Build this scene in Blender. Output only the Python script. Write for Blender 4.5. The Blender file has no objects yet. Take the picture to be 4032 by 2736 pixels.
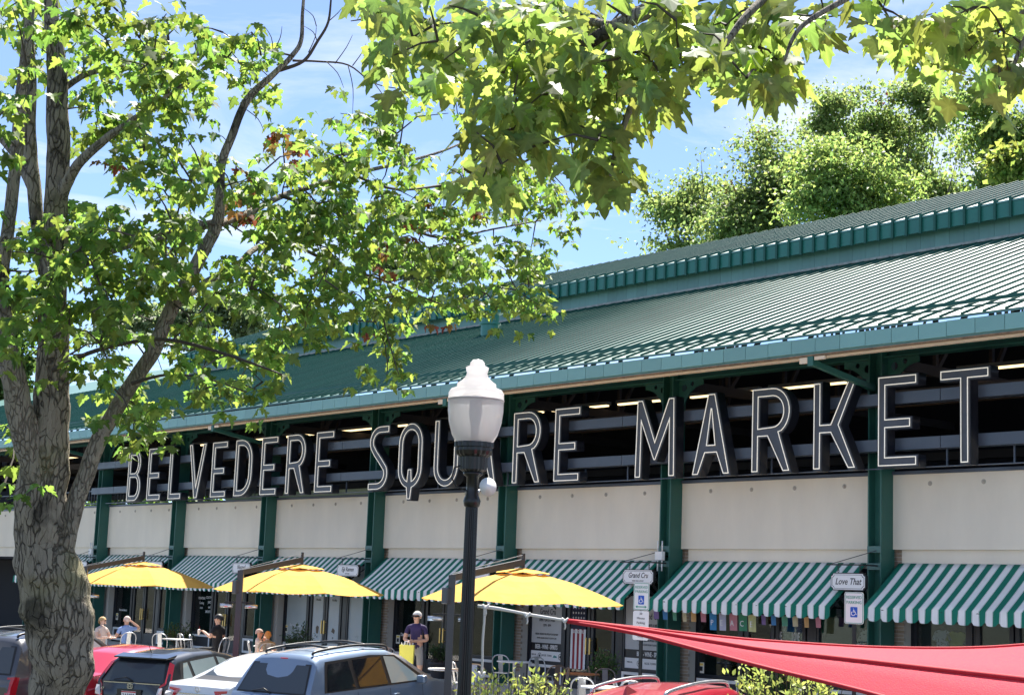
import bpy, bmesh, math, random
import numpy as np
from mathutils import Vector, Matrix

random.seed(7); RNG = np.random.default_rng(7)
SC = bpy.context.scene
COL = SC.collection
R = math.radians

# ------------------------------------------------------------------ camera
FPX = 6450.0                       # focal length in pixels of the 4032 px wide photograph
CAM = np.array([21.28, -26.40, 2.20])
_yaw, _pitch, _roll = R(51.29), R(8.597), R(2.178)
_d = np.array([-math.sin(_yaw)*math.cos(_pitch), math.cos(_yaw)*math.cos(_pitch), math.sin(_pitch)])
_r = np.array([math.cos(_yaw), math.sin(_yaw), 0.0])
_u = np.cross(_r, _d)
CR = _r*math.cos(_roll) + _u*math.sin(_roll)
CU = -_r*math.sin(_roll) + _u*math.cos(_roll)
CD = _d
cd = bpy.data.cameras.new('camera')
cam = bpy.data.objects.new('camera', cd); COL.objects.link(cam)
cd.sensor_width = 36.0; cd.lens = FPX/4032*36.0
cd.clip_start = 0.1; cd.clip_end = 3000
M = Matrix(((CR[0], CU[0], -CD[0], CAM[0]), (CR[1], CU[1], -CD[1], CAM[1]), (CR[2], CU[2], -CD[2], CAM[2]), (0, 0, 0, 1)))
cam.matrix_world = M
SC.camera = cam

# ------------------------------------------------------------------ sun and sky
SUN_EL, SUN_AZ = R(57.0), R(-44.0)       # azimuth measured from +Y (behind the market) towards +X
sdir = Vector((math.sin(SUN_AZ)*math.cos(SUN_EL), math.cos(SUN_AZ)*math.cos(SUN_EL), math.sin(SUN_EL)))
sl = bpy.data.lights.new('sun', 'SUN'); sl.energy = 4.4; sl.angle = R(0.55); sl.color = (1.0, 0.95, 0.86)
so = bpy.data.objects.new('sun', sl); COL.objects.link(so)
so.rotation_euler = sdir.to_track_quat('Z', 'Y').to_euler()
so.location = (0, 0, 60)

W = bpy.data.worlds.new('World'); SC.world = W; W.use_nodes = True
nt = W.node_tree; nt.nodes.clear()
def wn(t, **k):
    n = nt.nodes.new(t)
    for a, b in k.items(): setattr(n, a, b)
    return n
sky = wn('ShaderNodeTexSky', sky_type='NISHITA', sun_disc=False, sun_elevation=SUN_EL, sun_rotation=SUN_AZ)
sky.air_density = 0.62; sky.dust_density = 0.1; sky.ozone_density = 6.0; sky.altitude = 100
tc = wn('ShaderNodeTexCoord')
sep = wn('ShaderNodeSeparateXYZ'); nt.links.new(tc.outputs['Generated'], sep.inputs[0])
zz = wn('ShaderNodeMath', operation='MAXIMUM'); nt.links.new(sep.outputs[2], zz.inputs[0]); zz.inputs[1].default_value = 0.06
dx = wn('ShaderNodeMath', operation='DIVIDE'); nt.links.new(sep.outputs[0], dx.inputs[0]); nt.links.new(zz.outputs[0], dx.inputs[1])
dy = wn('ShaderNodeMath', operation='DIVIDE'); nt.links.new(sep.outputs[1], dy.inputs[0]); nt.links.new(zz.outputs[0], dy.inputs[1])
cb = wn('ShaderNodeCombineXYZ'); nt.links.new(dx.outputs[0], cb.inputs[0]); nt.links.new(dy.outputs[0], cb.inputs[1])
mp = wn('ShaderNodeMapping'); mp.inputs['Rotation'].default_value = (0, 0, R(-28)); mp.inputs['Scale'].default_value = (0.75, 0.42, 1); mp.inputs['Location'].default_value = (1.7, 0.35, 0)
nt.links.new(cb.outputs[0], mp.inputs[0])
n1 = wn('ShaderNodeTexNoise'); n1.inputs['Scale'].default_value = 1.5; n1.inputs['Detail'].default_value = 9; n1.inputs['Roughness'].default_value = 0.62; n1.inputs['Distortion'].default_value = 0.7
nt.links.new(mp.outputs[0], n1.inputs['Vector'])
cr = wn('ShaderNodeValToRGB'); cr.color_ramp.elements[0].position = 0.50; cr.color_ramp.elements[1].position = 0.76
nt.links.new(n1.outputs['Fac'], cr.inputs[0])
cm = wn('ShaderNodeMath', operation='MULTIPLY'); nt.links.new(cr.outputs[0], cm.inputs[0]); cm.inputs[1].default_value = 0.78
ca = wn('ShaderNodeMath', operation='ADD'); nt.links.new(cm.outputs[0], ca.inputs[0]); ca.inputs[1].default_value = 0.10
mix = wn('ShaderNodeMix', data_type='RGBA'); nt.links.new(ca.outputs[0], mix.inputs[0]); nt.links.new(sky.outputs[0], mix.inputs[6]); mix.inputs[7].default_value = (5.2, 5.3, 5.4, 1)
bg = wn('ShaderNodeBackground'); bg.inputs[1].default_value = 0.075
nt.links.new(mix.outputs[2], bg.inputs[0])
wo = wn('ShaderNodeOutputWorld'); nt.links.new(bg.outputs[0], wo.inputs[0])

SC.view_settings.view_transform = 'Standard'; SC.view_settings.look = 'None'
SC.view_settings.exposure = 1.7; SC.view_settings.gamma = 1.0; SC.view_settings.use_curve_mapping = False
SC.cycles.max_bounces = 6; SC.cycles.diffuse_bounces = 4; SC.cycles.glossy_bounces = 3; SC.cycles.transmission_bounces = 4; SC.cycles.transparent_max_bounces = 8
SC.cycles.sample_clamp_indirect = 6.0

# ------------------------------------------------------------------ layout helpers (metres; photograph pixels only to measure from)
def ray(x, y): return CD + (x-2016)/FPX*CR - (y-1368)/FPX*CU
def atD(x, y, D): return CAM + ray(x, y)*D
def onY(x, y, Y): v = ray(x, y); return CAM + v*((Y-CAM[1])/v[1])
def onZ(x, y, Z): v = ray(x, y); return CAM + v*((Z-CAM[2])/v[2])

# ------------------------------------------------------------------ materials
MATS = {}
def mat(name, col, rough=0.6, metal=0.0, var=0.0, vscale=4.0, bump=0.0, bscale=40.0, spec=0.5, emit=None, estr=0.0, coat=0.0, vstretch=(1, 1, 1), objrand=0.0, translucent=0.0):
    if name in MATS: return MATS[name]
    m = bpy.data.materials.new(name); m.use_nodes = True
    t = m.node_tree; b = t.nodes['Principled BSDF']
    b.inputs['Base Color'].default_value = (*col, 1); b.inputs['Roughness'].default_value = rough
    b.inputs['Metallic'].default_value = metal; b.inputs['Specular IOR Level'].default_value = spec
    if coat: b.inputs['Coat Weight'].default_value = coat; b.inputs['Coat Roughness'].default_value = 0.04
    if emit: b.inputs['Emission Color'].default_value = (*emit, 1); b.inputs['Emission Strength'].default_value = estr
    last = None
    if var or bump:
        tcn = t.nodes.new('ShaderNodeTexCoord'); mpn = t.nodes.new('ShaderNodeMapping'); mpn.inputs['Scale'].default_value = vstretch
        t.links.new(tcn.outputs['Object'], mpn.inputs[0])
    if var:
        n = t.nodes.new('ShaderNodeTexNoise'); n.inputs['Scale'].default_value = vscale; n.inputs['Detail'].default_value = 6; n.inputs['Roughness'].default_value = 0.6
        t.links.new(mpn.outputs[0], n.inputs['Vector'])
        mr = t.nodes.new('ShaderNodeMapRange'); mr.inputs[1].default_value = 0.3; mr.inputs[2].default_value = 0.7; mr.inputs[3].default_value = 1-var; mr.inputs[4].default_value = 1+var*0.6
        t.links.new(n.outputs['Fac'], mr.inputs[0])
        hs = t.nodes.new('ShaderNodeHueSaturation'); hs.inputs['Color'].default_value = (*col, 1)
        t.links.new(mr.outputs[0], hs.inputs['Value']); t.links.new(hs.outputs[0], b.inputs['Base Color']); last = hs
        rr = t.nodes.new('ShaderNodeMapRange'); rr.inputs[1].default_value = 0.3; rr.inputs[2].default_value = 0.7; rr.inputs[3].default_value = max(0.02, rough-0.08); rr.inputs[4].default_value = min(1, rough+0.08)
        t.links.new(n.outputs['Fac'], rr.inputs[0]); t.links.new(rr.outputs[0], b.inputs['Roughness'])
    if objrand:
        oi = t.nodes.new('ShaderNodeObjectInfo'); mr2 = t.nodes.new('ShaderNodeMapRange'); mr2.inputs[3].default_value = 1-objrand; mr2.inputs[4].default_value = 1+objrand
        t.links.new(oi.outputs['Random'], mr2.inputs[0])
        hs2 = t.nodes.new('ShaderNodeHueSaturation'); t.links.new(mr2.outputs[0], hs2.inputs['Value'])
        if last: t.links.new(last.outputs[0], hs2.inputs['Color'])
        else: hs2.inputs['Color'].default_value = (*col, 1)
        t.links.new(hs2.outputs[0], b.inputs['Base Color']); last = hs2
    if bump:
        n2 = t.nodes.new('ShaderNodeTexNoise'); n2.inputs['Scale'].default_value = bscale; n2.inputs['Detail'].default_value = 4
        t.links.new(mpn.outputs[0], n2.inputs['Vector'])
        bp = t.nodes.new('ShaderNodeBump'); bp.inputs['Strength'].default_value = bump; bp.inputs['Distance'].default_value = 0.02
        t.links.new(n2.outputs['Fac'], bp.inputs['Height']); t.links.new(bp.outputs[0], b.inputs['Normal'])
    if translucent:
        tr = t.nodes.new('ShaderNodeBsdfTranslucent'); mx = t.nodes.new('ShaderNodeMixShader'); mx.inputs[0].default_value = translucent
        if last: t.links.new(last.outputs[0], tr.inputs[0])
        else: tr.inputs[0].default_value = (*col, 1)
        out = t.nodes['Material Output']
        t.links.new(b.outputs[0], mx.inputs[1]); t.links.new(tr.outputs[0], mx.inputs[2]); t.links.new(mx.outputs[0], out.inputs[0])
    MATS[name] = m
    return m

def glass_mat(name, tint=(0.80, 0.86, 0.87), clear=0.95, rough=0.01):
    """thin pane: clear with fresnel reflection"""
    if name in MATS: return MATS[name]
    m = bpy.data.materials.new(name); m.use_nodes = True; t = m.node_tree; t.nodes.clear()
    tr = t.nodes.new('ShaderNodeBsdfTransparent'); tr.inputs[0].default_value = (*[c*clear for c in tint], 1)
    gl = t.nodes.new('ShaderNodeBsdfGlossy'); gl.inputs['Roughness'].default_value = rough; gl.inputs[0].default_value = (0.95, 0.97, 1, 1)
    fr = t.nodes.new('ShaderNodeFresnel'); fr.inputs[0].default_value = 1.5
    ad = t.nodes.new('ShaderNodeMath'); ad.operation = 'ADD'; ad.inputs[1].default_value = 0.02; t.links.new(fr.outputs[0], ad.inputs[0])
    mx = t.nodes.new('ShaderNodeMixShader'); out = t.nodes.new('ShaderNodeOutputMaterial')
    t.links.new(ad.outputs[0], mx.inputs[0]); t.links.new(tr.outputs[0], mx.inputs[1]); t.links.new(gl.outputs[0], mx.inputs[2]); t.links.new(mx.outputs[0], out.inputs[0])
    MATS[name] = m
    return m

# ------------------------------------------------------------------ mesh helpers
class MB:
    def __init__(s): s.v = []; s.f = []; s.m = []; s.mi = 0
    def _add(s, vs, fs):
        o = len(s.v); s.v += [tuple(map(float, p)) for p in vs]
        for f in fs: s.f.append(tuple(i+o for i in f)); s.m.append(s.mi)
        return s
    def box(s, x0, x1, y0, y1, z0, z1):
        return s._add([(x0, y0, z0), (x1, y0, z0), (x1, y1, z0), (x0, y1, z0), (x0, y0, z1), (x1, y0, z1), (x1, y1, z1), (x0, y1, z1)],
                      [(0, 3, 2, 1), (4, 5, 6, 7), (0, 1, 5, 4), (1, 2, 6, 5), (2, 3, 7, 6), (3, 0, 4, 7)])
    def bar(s, a, b, w, h=None, up=(0, 0, 1)):
        h = h or w; a = Vector(a); b = Vector(b); d = (b-a).normalized(); u = Vector(up)
        if abs(d.dot(u)) > 0.98: u = Vector((0, 1, 0))
        x = d.cross(u).normalized(); y = x.cross(d).normalized()
        vs = [p + x*i*w/2 + y*j*h/2 for p in (a, b) for i, j in ((-1, -1), (1, -1), (1, 1), (-1, 1))]
        return s._add(vs, [(3, 2, 1, 0), (4, 5, 6, 7), (0, 1, 5, 4), (1, 2, 6, 5), (2, 3, 7, 6), (3, 0, 4, 7)])
    def tube(s, pts, rad, n=8, cap=True, jit=None):
        pts = [Vector(p) for p in pts]; k = len(pts)
        if not hasattr(rad, '__len__'): rad = [rad]*k
        t0 = (pts[1]-pts[0]).normalized(); a = Vector((0, 0, 1)) if abs(t0.z) < 0.9 else Vector((1, 0, 0))
        x = t0.cross(a).normalized(); vs = []; prev = t0
        for i in range(k):
            t = (pts[min(i+1, k-1)]-pts[max(i-1, 0)]).normalized()
            q = prev.rotation_difference(t); x = (q @ x); x = (x - t*x.dot(t)).normalized(); y = t.cross(x); prev = t
            for j in range(n):
                an = 2*math.pi*j/n; r = rad[i]*(jit(i, j) if jit else 1)
                vs.append(pts[i] + (x*math.cos(an)+y*math.sin(an))*r)
        fs = [(i*n+j, i*n+(j+1) % n, (i+1)*n+(j+1) % n, (i+1)*n+j) for i in range(k-1) for j in range(n)]
        if cap: fs += [tuple(range(n-1, -1, -1)), tuple(range((k-1)*n, k*n))]
        return s._add(vs, fs)
    def lathe(s, prof, c=(0, 0, 0), n=24, flute=0.0, nfl=0):
        vs = []; c = Vector(c)
        for r, z in prof:
            for j in range(n):
                a = 2*math.pi*j/n; rr = r*(1-(flute*(j % 2) if flute else 0))
                vs.append(c+Vector((rr*math.cos(a), rr*math.sin(a), z)))
        k = len(prof)
        fs = [(i*n+j, i*n+(j+1) % n, (i+1)*n+(j+1) % n, (i+1)*n+j) for i in range(k-1) for j in range(n)]
        fs += [tuple(range(n-1, -1, -1)), tuple(range((k-1)*n, k*n))]
        return s._add(vs, fs)
    def prism(s, poly, o, ax, ay, az):
        """2-D polygon extruded: o + x*ax + y*ay, from 0 to az"""
        o, ax, ay, az = map(Vector, (o, ax, ay, az)); n = len(poly)
        vs = [o+ax*p[0]+ay*p[1] for p in poly] + [o+ax*p[0]+ay*p[1]+az for p in poly]
        fs = [tuple(range(n-1, -1, -1)), tuple(range(n, 2*n))] + [(i, (i+1) % n, n+(i+1) % n, n+i) for i in range(n)]
        return s._add(vs, fs)
    def quad(s, *p): return s._add(p, [tuple(range(len(p)))])
    def grid(s, P):
        """P[i][j] points"""
        a = len(P); b = len(P[0])
        return s._add([p for row in P for p in row], [(i*b+j, i*b+j+1, (i+1)*b+j+1, (i+1)*b+j) for i in range(a-1) for j in range(b-1)])
    def mesh(s, name, mats, smooth=False):
        me = bpy.data.meshes.new(name); me.from_pydata(s.v, [], s.f)
        for m in (mats if isinstance(mats, (list, tuple)) else [mats]): me.materials.append(m)
        if len(me.materials) > 1: me.polygons.foreach_set('material_index', s.m)
        if smooth: me.polygons.foreach_set('use_smooth', [True]*len(me.polygons))
        me.update(); return me
    def build(s, name, mats, parent=None, smooth=False, loc=None, recalc=False):
        me = s.mesh(name, mats, smooth)
        if recalc:
            bm = bmesh.new(); bm.from_mesh(me); bmesh.ops.recalc_face_normals(bm, faces=bm.faces); bm.to_mesh(me); bm.free()
        return link(name, me, parent, loc)

def link(name, me, parent=None, loc=None, rot=None):
    o = bpy.data.objects.new(name, me); COL.objects.link(o)
    if parent: o.parent = parent
    if loc is not None: o.location = loc
    if rot is not None: o.rotation_euler = rot
    return o
def thing(name, label, cat, loc=(0, 0, 0), rz=0.0, group=None):
    o = bpy.data.objects.new(name, None); COL.objects.link(o); o.location = loc; o.rotation_euler = (0, 0, rz)
    o.empty_display_size = 0.2
    tag(o, label, cat, group); return o
def tag(o, label, cat, group=None):
    o['label'] = label; o['category'] = cat
    if group: o['group'] = group
    return o
def struct(o): o['kind'] = 'structure'; return o
def stuff(o): o['kind'] = 'stuff'; return o
def kids(o): return [c for c in COL.objects if c.parent == o]
def copy_tree(o, parent=None):
    c = o.copy(); COL.objects.link(c); c.parent = parent
    for ch in list(o.children): copy_tree(ch, c)
    return c
def bevel(o, w=0.01, seg=2, ang=40):
    m = o.modifiers.new('bevel', 'BEVEL'); m.width = w; m.segments = seg; m.limit_method = 'ANGLE'; m.angle_limit = R(ang); return o
def curve_mesh(name, loops, extrude=0.0, offset=0.0, mats=None, tube=0.0):
    """2-D closed loops (holes filled out) -> mesh in XY, extruded in Z"""
    cu = bpy.data.curves.new(name, 'CURVE'); cu.dimensions = '2D'
    cu.fill_mode = 'NONE' if tube else 'BOTH'; cu.extrude = extrude; cu.offset = offset; cu.bevel_depth = tube; cu.bevel_resolution = 1
    for lp in loops:
        sp = cu.splines.new('POLY'); sp.points.add(len(lp)-1); sp.use_cyclic_u = True
        for i, p in enumerate(lp): sp.points[i].co = (p[0], p[1], 0, 1)
    ob = bpy.data.objects.new(name, cu)
    me = bpy.data.meshes.new_from_object(ob); me.name = name
    bpy.data.objects.remove(ob); bpy.data.curves.remove(cu)
    me.materials.clear()
    for m in (mats or []): me.materials.append(m)
    return me
_TXT = {}
def text_mesh(s, size=0.1, shear=0.0, mats=None, extrude=0.0015, bold=0.0, xs=1.0):
    key = (s, size, shear, bold, xs, mats.name)
    if key in _TXT: return _TXT[key]
    cu = bpy.data.curves.new('lettering', 'FONT'); cu.body = s; cu.size = size; cu.shear = shear; cu.extrude = extrude; cu.offset = bold
    cu.align_x = 'CENTER'; cu.align_y = 'CENTER'; cu.resolution_u = 2
    ob = bpy.data.objects.new('lettering', cu)
    me = bpy.data.meshes.new_from_object(ob); me.name = 'lettering'
    bpy.data.objects.remove(ob); bpy.data.curves.remove(cu)
    me.materials.clear(); me.materials.append(mats)
    if xs != 1.0: me.transform(Matrix.Diagonal((xs, 1, 1, 1)))
    _TXT[key] = me
    return me
def put_text(s, size, m, parent, loc, rot=(math.pi/2, 0, 0), shear=0.0, bold=0.0, xs=1.0, name='lettering'):
    return link(name, text_mesh(s, size, shear, m, bold=bold, xs=xs), parent, loc, rot)

# ================================================================== the setting
M_ASPH = mat('asphalt', (0.15, 0.148, 0.145), 0.9, var=0.25, vscale=1.5, bump=0.5, bscale=90)
M_PAVE = mat('patio_concrete', (0.60, 0.56, 0.50), 0.85, var=0.18, vscale=2.5, bump=0.2, bscale=60)
M_EARTH = mat('grass_ground', (0.062, 0.066, 0.042), 0.95, var=0.4, vscale=0.6, bump=0.6, bscale=25)
M_WHITEP = mat('road_paint', (0.75, 0.75, 0.72), 0.7, var=0.15, vscale=6)
def lot_z(y):
    """parking bays fall away from the patio, then the ground climbs towards the viewer"""
    if y > -7.9: return -0.42
    if y > -13.5: return -0.42-(-7.9-y)*0.056
    if y > -17.0: return -0.734
    if y > -25.0: return -0.734+(-17.0-y)*0.16
    return 0.576
g = MB(); ys = [-600, -60, -25.0, -17.0, -13.5, -7.9]
zsg = [lot_z(y)-0.03 for y in ys]
P = [[(x, y, z) for x in (-900, -120, -60, 0, 60, 120, 900)] for y, z in zip(ys, zsg)] + [[(x, y, -0.45) for x in (-900, -120, -60, 0, 60, 120, 900)] for y in (30, 1200)]
struct(g.grid(P).build('ground', M_EARTH))
g = MB(); ys = [-17.4, -17.0, -13.5, -7.9]
struct(g.grid([[(x, y, lot_z(y)+0.0) for x in (-90, 40)] for y in ys]).build('parking_lot', M_ASPH))
g = MB().box(-90, 40, -7.9, 0.8, -0.6, 0.0)
patio = struct(g.build('patio', M_PAVE))
struct(MB().box(-90, 40, -8.10, -7.904, -0.6, 0.02).build('kerb', mat('kerb_stone', (0.5, 0.49, 0.46), 0.85, var=0.15, vscale=3)))
FWD = Vector((-math.sin(R(18)), math.cos(R(18)), 0)); SIDE = Vector((FWD.y, -FWD.x, 0))
for k in range(-10, 8):                                                # stall lines
    a = Vector((k*2.75+2.4, -8.3, 0)); b = a-FWD*5.2
    g = MB(); sx = SIDE*0.05
    pts = []
    for t in np.linspace(0, 1, 6):
        c = a.lerp(b, t); pts.append([(c+sx).to_tuple()[:2]+(lot_z(c.y)+0.004,), (c-sx).to_tuple()[:2]+(lot_z(c.y)+0.004,)])
    struct(g.grid(pts).build('stall_line', M_WHITEP))

# ================================================================== market building
GREEN = (0.040, 0.150, 0.120)
M_COL = mat('green_steel', (0.024, 0.115, 0.090), 0.42, var=0.12, vscale=1.5, spec=0.5)
M_ROOF = mat('green_roof_metal', GREEN, 0.43, var=0.30, vscale=0.9, spec=1.0, vstretch=(2.2, 0.35, 0.35))
M_RIB = mat('green_rib_metal', (0.02, 0.11, 0.082), 0.48, var=0.10, vscale=0.8, spec=0.35, objrand=0.10)
M_FASC = mat('pale_green_fascia', (0.17, 0.36, 0.345), 0.38, var=0.08, vscale=1.2, objrand=0.08)
M_CLER = mat('clerestory_metal', (0.19, 0.37, 0.33), 0.45, var=0.14, vscale=1.0, objrand=0.12, vstretch=(3, 3, 0.4))
M_BEIGE = mat('beige_stucco', (0.75, 0.69, 0.575), 0.88, var=0.075, vscale=0.9, bump=0.12, bscale=120, vstretch=(1.3, 1, 0.45), objrand=0.025)
M_NAVY = mat('navy_steel', (0.065, 0.082, 0.112), 0.35, var=0.15, vscale=2)
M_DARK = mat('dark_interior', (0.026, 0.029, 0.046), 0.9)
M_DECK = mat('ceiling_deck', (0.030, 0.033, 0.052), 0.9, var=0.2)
M_TRUSS = mat('brown_primer_steel', (0.075, 0.062, 0.062), 0.8)
M_FRAME = mat('storefront_frame', (0.012, 0.014, 0.020), 0.35)
M_GLASS = glass_mat('shop_glass')
M_BRASS = mat('brass', (0.62, 0.44, 0.16), 0.3, metal=0.9)
M_WHITE = mat('white_paint', (0.78, 0.78, 0.76), 0.55, var=0.05)
M_BRICK = mat('tan_brick', (0.36, 0.285, 0.215), 0.9, var=0.2, vscale=9, bump=0.3, bscale=60, objrand=0.2)
M_MORTAR = mat('mortar', (0.52, 0.49, 0.44), 0.95)
M_RUST = mat('rusty_trim', (0.23, 0.155, 0.095), 0.8, var=0.5, vscale=7)
M_CREAM = mat('cream_trim', (0.75, 0.62, 0.46), 0.6)
M_TUBE = mat('fluorescent_tube', (0.9, 0.85, 0.7), 0.4, emit=(1.0, 0.74, 0.38), estr=0.75)

BAY = 6.0; CW, CDP = 0.344, 0.42
Z_LEDGE, Z_PTOP, Z_BEAM = 3.40, 4.89, 7.28
X_L, X_R = -78.0, 12.0
mk = thing('market_building', 'long market hall with green standing seam roof, green steel columns and beige wall panels', 'building')

cols = [-BAY*n for n in range(-2, 13)]
# column mesh: H section open to the front
c = MB(); T = 0.032
c.box(0, T, 0, CDP, 0, Z_BEAM+0.4); c.box(CW-T, CW, 0, CDP, 0, Z_BEAM+0.4); c.box(T, CW-T, 0.19, 0.22, 0, Z_BEAM+0.4)
col_me = c.mesh('column', M_COL)
bat_me = MB().box(0.002, CW-0.002, -0.012, 0.004, 0, 0.13).mesh('batten', mat('batten_plate', (0.05, 0.14, 0.13), 0.4))
# gusset bracket with quarter-round cut and two holes
def circ(cx, cz, r, n=14, ph=0.0): return [(cx+r*math.cos(ph+2*math.pi*i/n), cz+r*math.sin(ph+2*math.pi*i/n)) for i in range(n)]
gus = [(0, 0), (0.78, 0), (0.78, -0.16)] + [(0.78-0.62*math.sin(a), -0.78+0.62*math.cos(a)) for a in np.linspace(0.05, math.pi/2, 9)] + [(0.16, -0.9), (0, -0.9)]
gus_me = curve_mesh('gusset', [gus, circ(0.17, -0.2, 0.085), circ(0.43, -0.12, 0.055)], extrude=0.015, mats=[M_COL])
for n, x0 in enumerate(cols):
    co = link('column', col_me, mk, (x0, 0, 0))
    for z in (3.32, 2.98): link('batten', bat_me, co, (0, 0, z))
    a = link('gusset', gus_me, co, (CW, 0.20, Z_BEAM), (math.pi/2, 0, 0))
    b = link('gusset', gus_me, co, (0, 0.20, Z_BEAM), (math.pi/2, 0, 0)); b.scale = (-1, 1, 1)
# eave beam: one length per bay
bm_ = MB(); L0 = BAY-CW
bm_.box(0, L0, 0.19, 0.22, Z_BEAM, Z_BEAM+0.5); bm_.box(0, L0, 0.06, 0.35, Z_BEAM-0.03, Z_BEAM); bm_.box(0, L0, 0.06, 0.35, Z_BEAM+0.5, Z_BEAM+0.53)
beam_me = bm_.mesh('eave_beam', M_COL)
panel_me = MB().box(0.0, L0, 0.37, 0.52, Z_LEDGE, Z_PTOP).mesh('wall_panel', M_BEIGE)
cap_me = MB().box(0.0, L0, 0.33, 0.56, Z_PTOP, Z_PTOP+0.07).mesh('panel_cap', M_NAVY)
band_me = MB().box(0.16, L0, 0.45, 0.60, 3.02, Z_LEDGE-0.002).mesh('wall_band', M_BEIGE)
bolt_me = MB().lathe([(0.05, 0), (0.05, 0.008), (0.028, 0.012), (0.022, 0.03), (0.0, 0.031)], n=12).mesh('bolt', mat('bolt_metal', (0.42, 0.38, 0.32), 0.6))
brick_me = MB().box(0, 0.150, 0, 0.06, 0, 0.062).mesh('brick', M_BRICK)
for x0 in cols[:-1]:
    x = x0+CW
    link('eave_beam', beam_me, mk, (x, 0, 0))
    pa = link('wall_panel', panel_me, mk, (x, 0, 0))
    link('panel_cap', cap_me, pa)
    for t in (0.16, 0.38, 0.6, 0.84): link('bolt', bolt_me, pa, (L0*t, 0.37, 4.70), (math.pi/2, 0, 0))
    link('wall_band', band_me, mk, (x, 0, 0))
    if -37 < x0 < 7:
        pier = MB().box(x-0.30, x+0.158, 0.53, 0.74, 0, Z_LEDGE-0.004).build('brick_pier', M_MORTAR, mk)
        k = 0
        for zi in range(0, 45):
            z = 0.01+zi*0.0755
            if (0.25 < z < 2.15 and x0 > -20) or z > 2.95:
                for q in (0.004, -0.158): link('brick', brick_me, pier, (x+q+0.012*(zi % 2)-0.008, 0.515+0.004*((zi*7+k) % 3)/3, z)); k += 1
# ---------------- lower roof
SL = math.tan(R(20.93)); YE, ZE = -1.96, 7.50; YM = 9.16; ZM = ZE+SL*(YM-YE)
r = MB()
def slab(mb, x0, x1, y0, z0, y1, z1, t=0.05):
    mb._add([(x0, y0, z0), (x1, y0, z0), (x1, y1, z1), (x0, y1, z1), (x0, y0, z0-t), (x1, y0, z0-t), (x1, y1, z1-t), (x0, y1, z1-t)],
            [(0, 1, 2, 3), (7, 6, 5, 4), (4, 5, 1, 0), (5, 6, 2, 1), (6, 7, 3, 2), (7, 4, 0, 3)])
slab(r, X_L, X_R, YE, ZE, YM+0.3, ZE+SL*(YM+0.3-YE))
lroof = r.build('lower_roof', M_ROOF, mk)
def rib_mesh(y0, z0, y1, z1, b=0.034, t=0.022, h=0.042, drop=0.0):
    m = MB(); n = Vector((0, -(z1-z0), y1-y0)).normalized()*h
    vs = []
    for (y, z) in ((y0, z0), (y1, z1)):
        vs += [(-b/2, y, z), (b/2, y, z), (t/2, y+n.y, z+n.z), (-t/2, y+n.y, z+n.z)]
    m._add(vs, [(0, 1, 2, 3), (7, 6, 5, 4), (1, 5, 6, 2), (3, 2, 6, 7), (0, 3, 7, 4)])
    if drop: m.box(-b/2, b/2, y0-0.055, y0-0.001, z0-drop, z0+h*0.93)
    return m
PITCH = 0.464
lrib = rib_mesh(YE-0.02, ZE-0.008, YM+0.02, ZE+SL*(YM+0.02-YE)).mesh('rib', M_RIB)
kx = int((7.6-X_L)/PITCH)
for i in range(kx):
    x = 7.4-i*PITCH
    if x > X_L+0.1: link('rib', lrib, lroof, (x, 0, 0))
# snow rail along the eave
def rp(y, h=0.0): return (y, ZE+SL*(y-YE)+h)
sr = MB(); y, z = rp(YE+0.62, 0.12); sr.bar((X_L, y, z), (X_R, y, z), 0.03, 0.07)
snow = sr.build('snow_rail', M_RIB, lroof)
sr = MB(); y2, z2 = rp(YE+0.16, 0.10); sr.bar((X_L, y2, z2), (X_R, y2, z2), 0.02, 0.03); sr.build('snow_rail', M_RIB, lroof)
# fascia of the eave
fp_me = MB().box(0, 0.602, -2.03, -1.97, 7.12, 7.40).mesh('fascia_panel', M_FASC)
i = 0; x = X_R-0.614
while x > -62:
    link('fascia_panel', fp_me, mk, (x, 0, random.uniform(-0.004, 0.004))); x -= 0.614
MB().box(X_L, X_R, -1.966, -1.80, 7.085, 7.40).build('gutter', M_FASC, mk)
MB().box(X_L, X_R, -1.995, -1.80, 7.05, 7.083).build('soffit_trim', M_RUST, mk)
MB().box(X_L, X_R, -1.90, -1.74, 7.018, 7.048).build('soffit_edge', M_CREAM, mk)
# rain leaders slanting from gutter to columns
for x0 in cols:
    if x0 in (0, -12, -24, -36, 6):
        m = MB(); m.box(x0+0.10, x0+0.24, -1.99, -1.85, 6.86, 7.05)
        m.bar((x0+0.17, -1.92, 6.93), (x0+0.17, -0.03, 6.62), 0.11); m.build('rain_leader', M_COL, mk)
        MB().box(x0-0.12, x0+0.08, -1.97, -1.93, 6.92, 7.04).build('leader_bracket', M_CREAM, mk)
        MB().box(x0+0.26, x0+0.52, -1.97, -1.93, 6.97, 7.04).build('leader_bracket', M_CREAM, mk)
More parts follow.
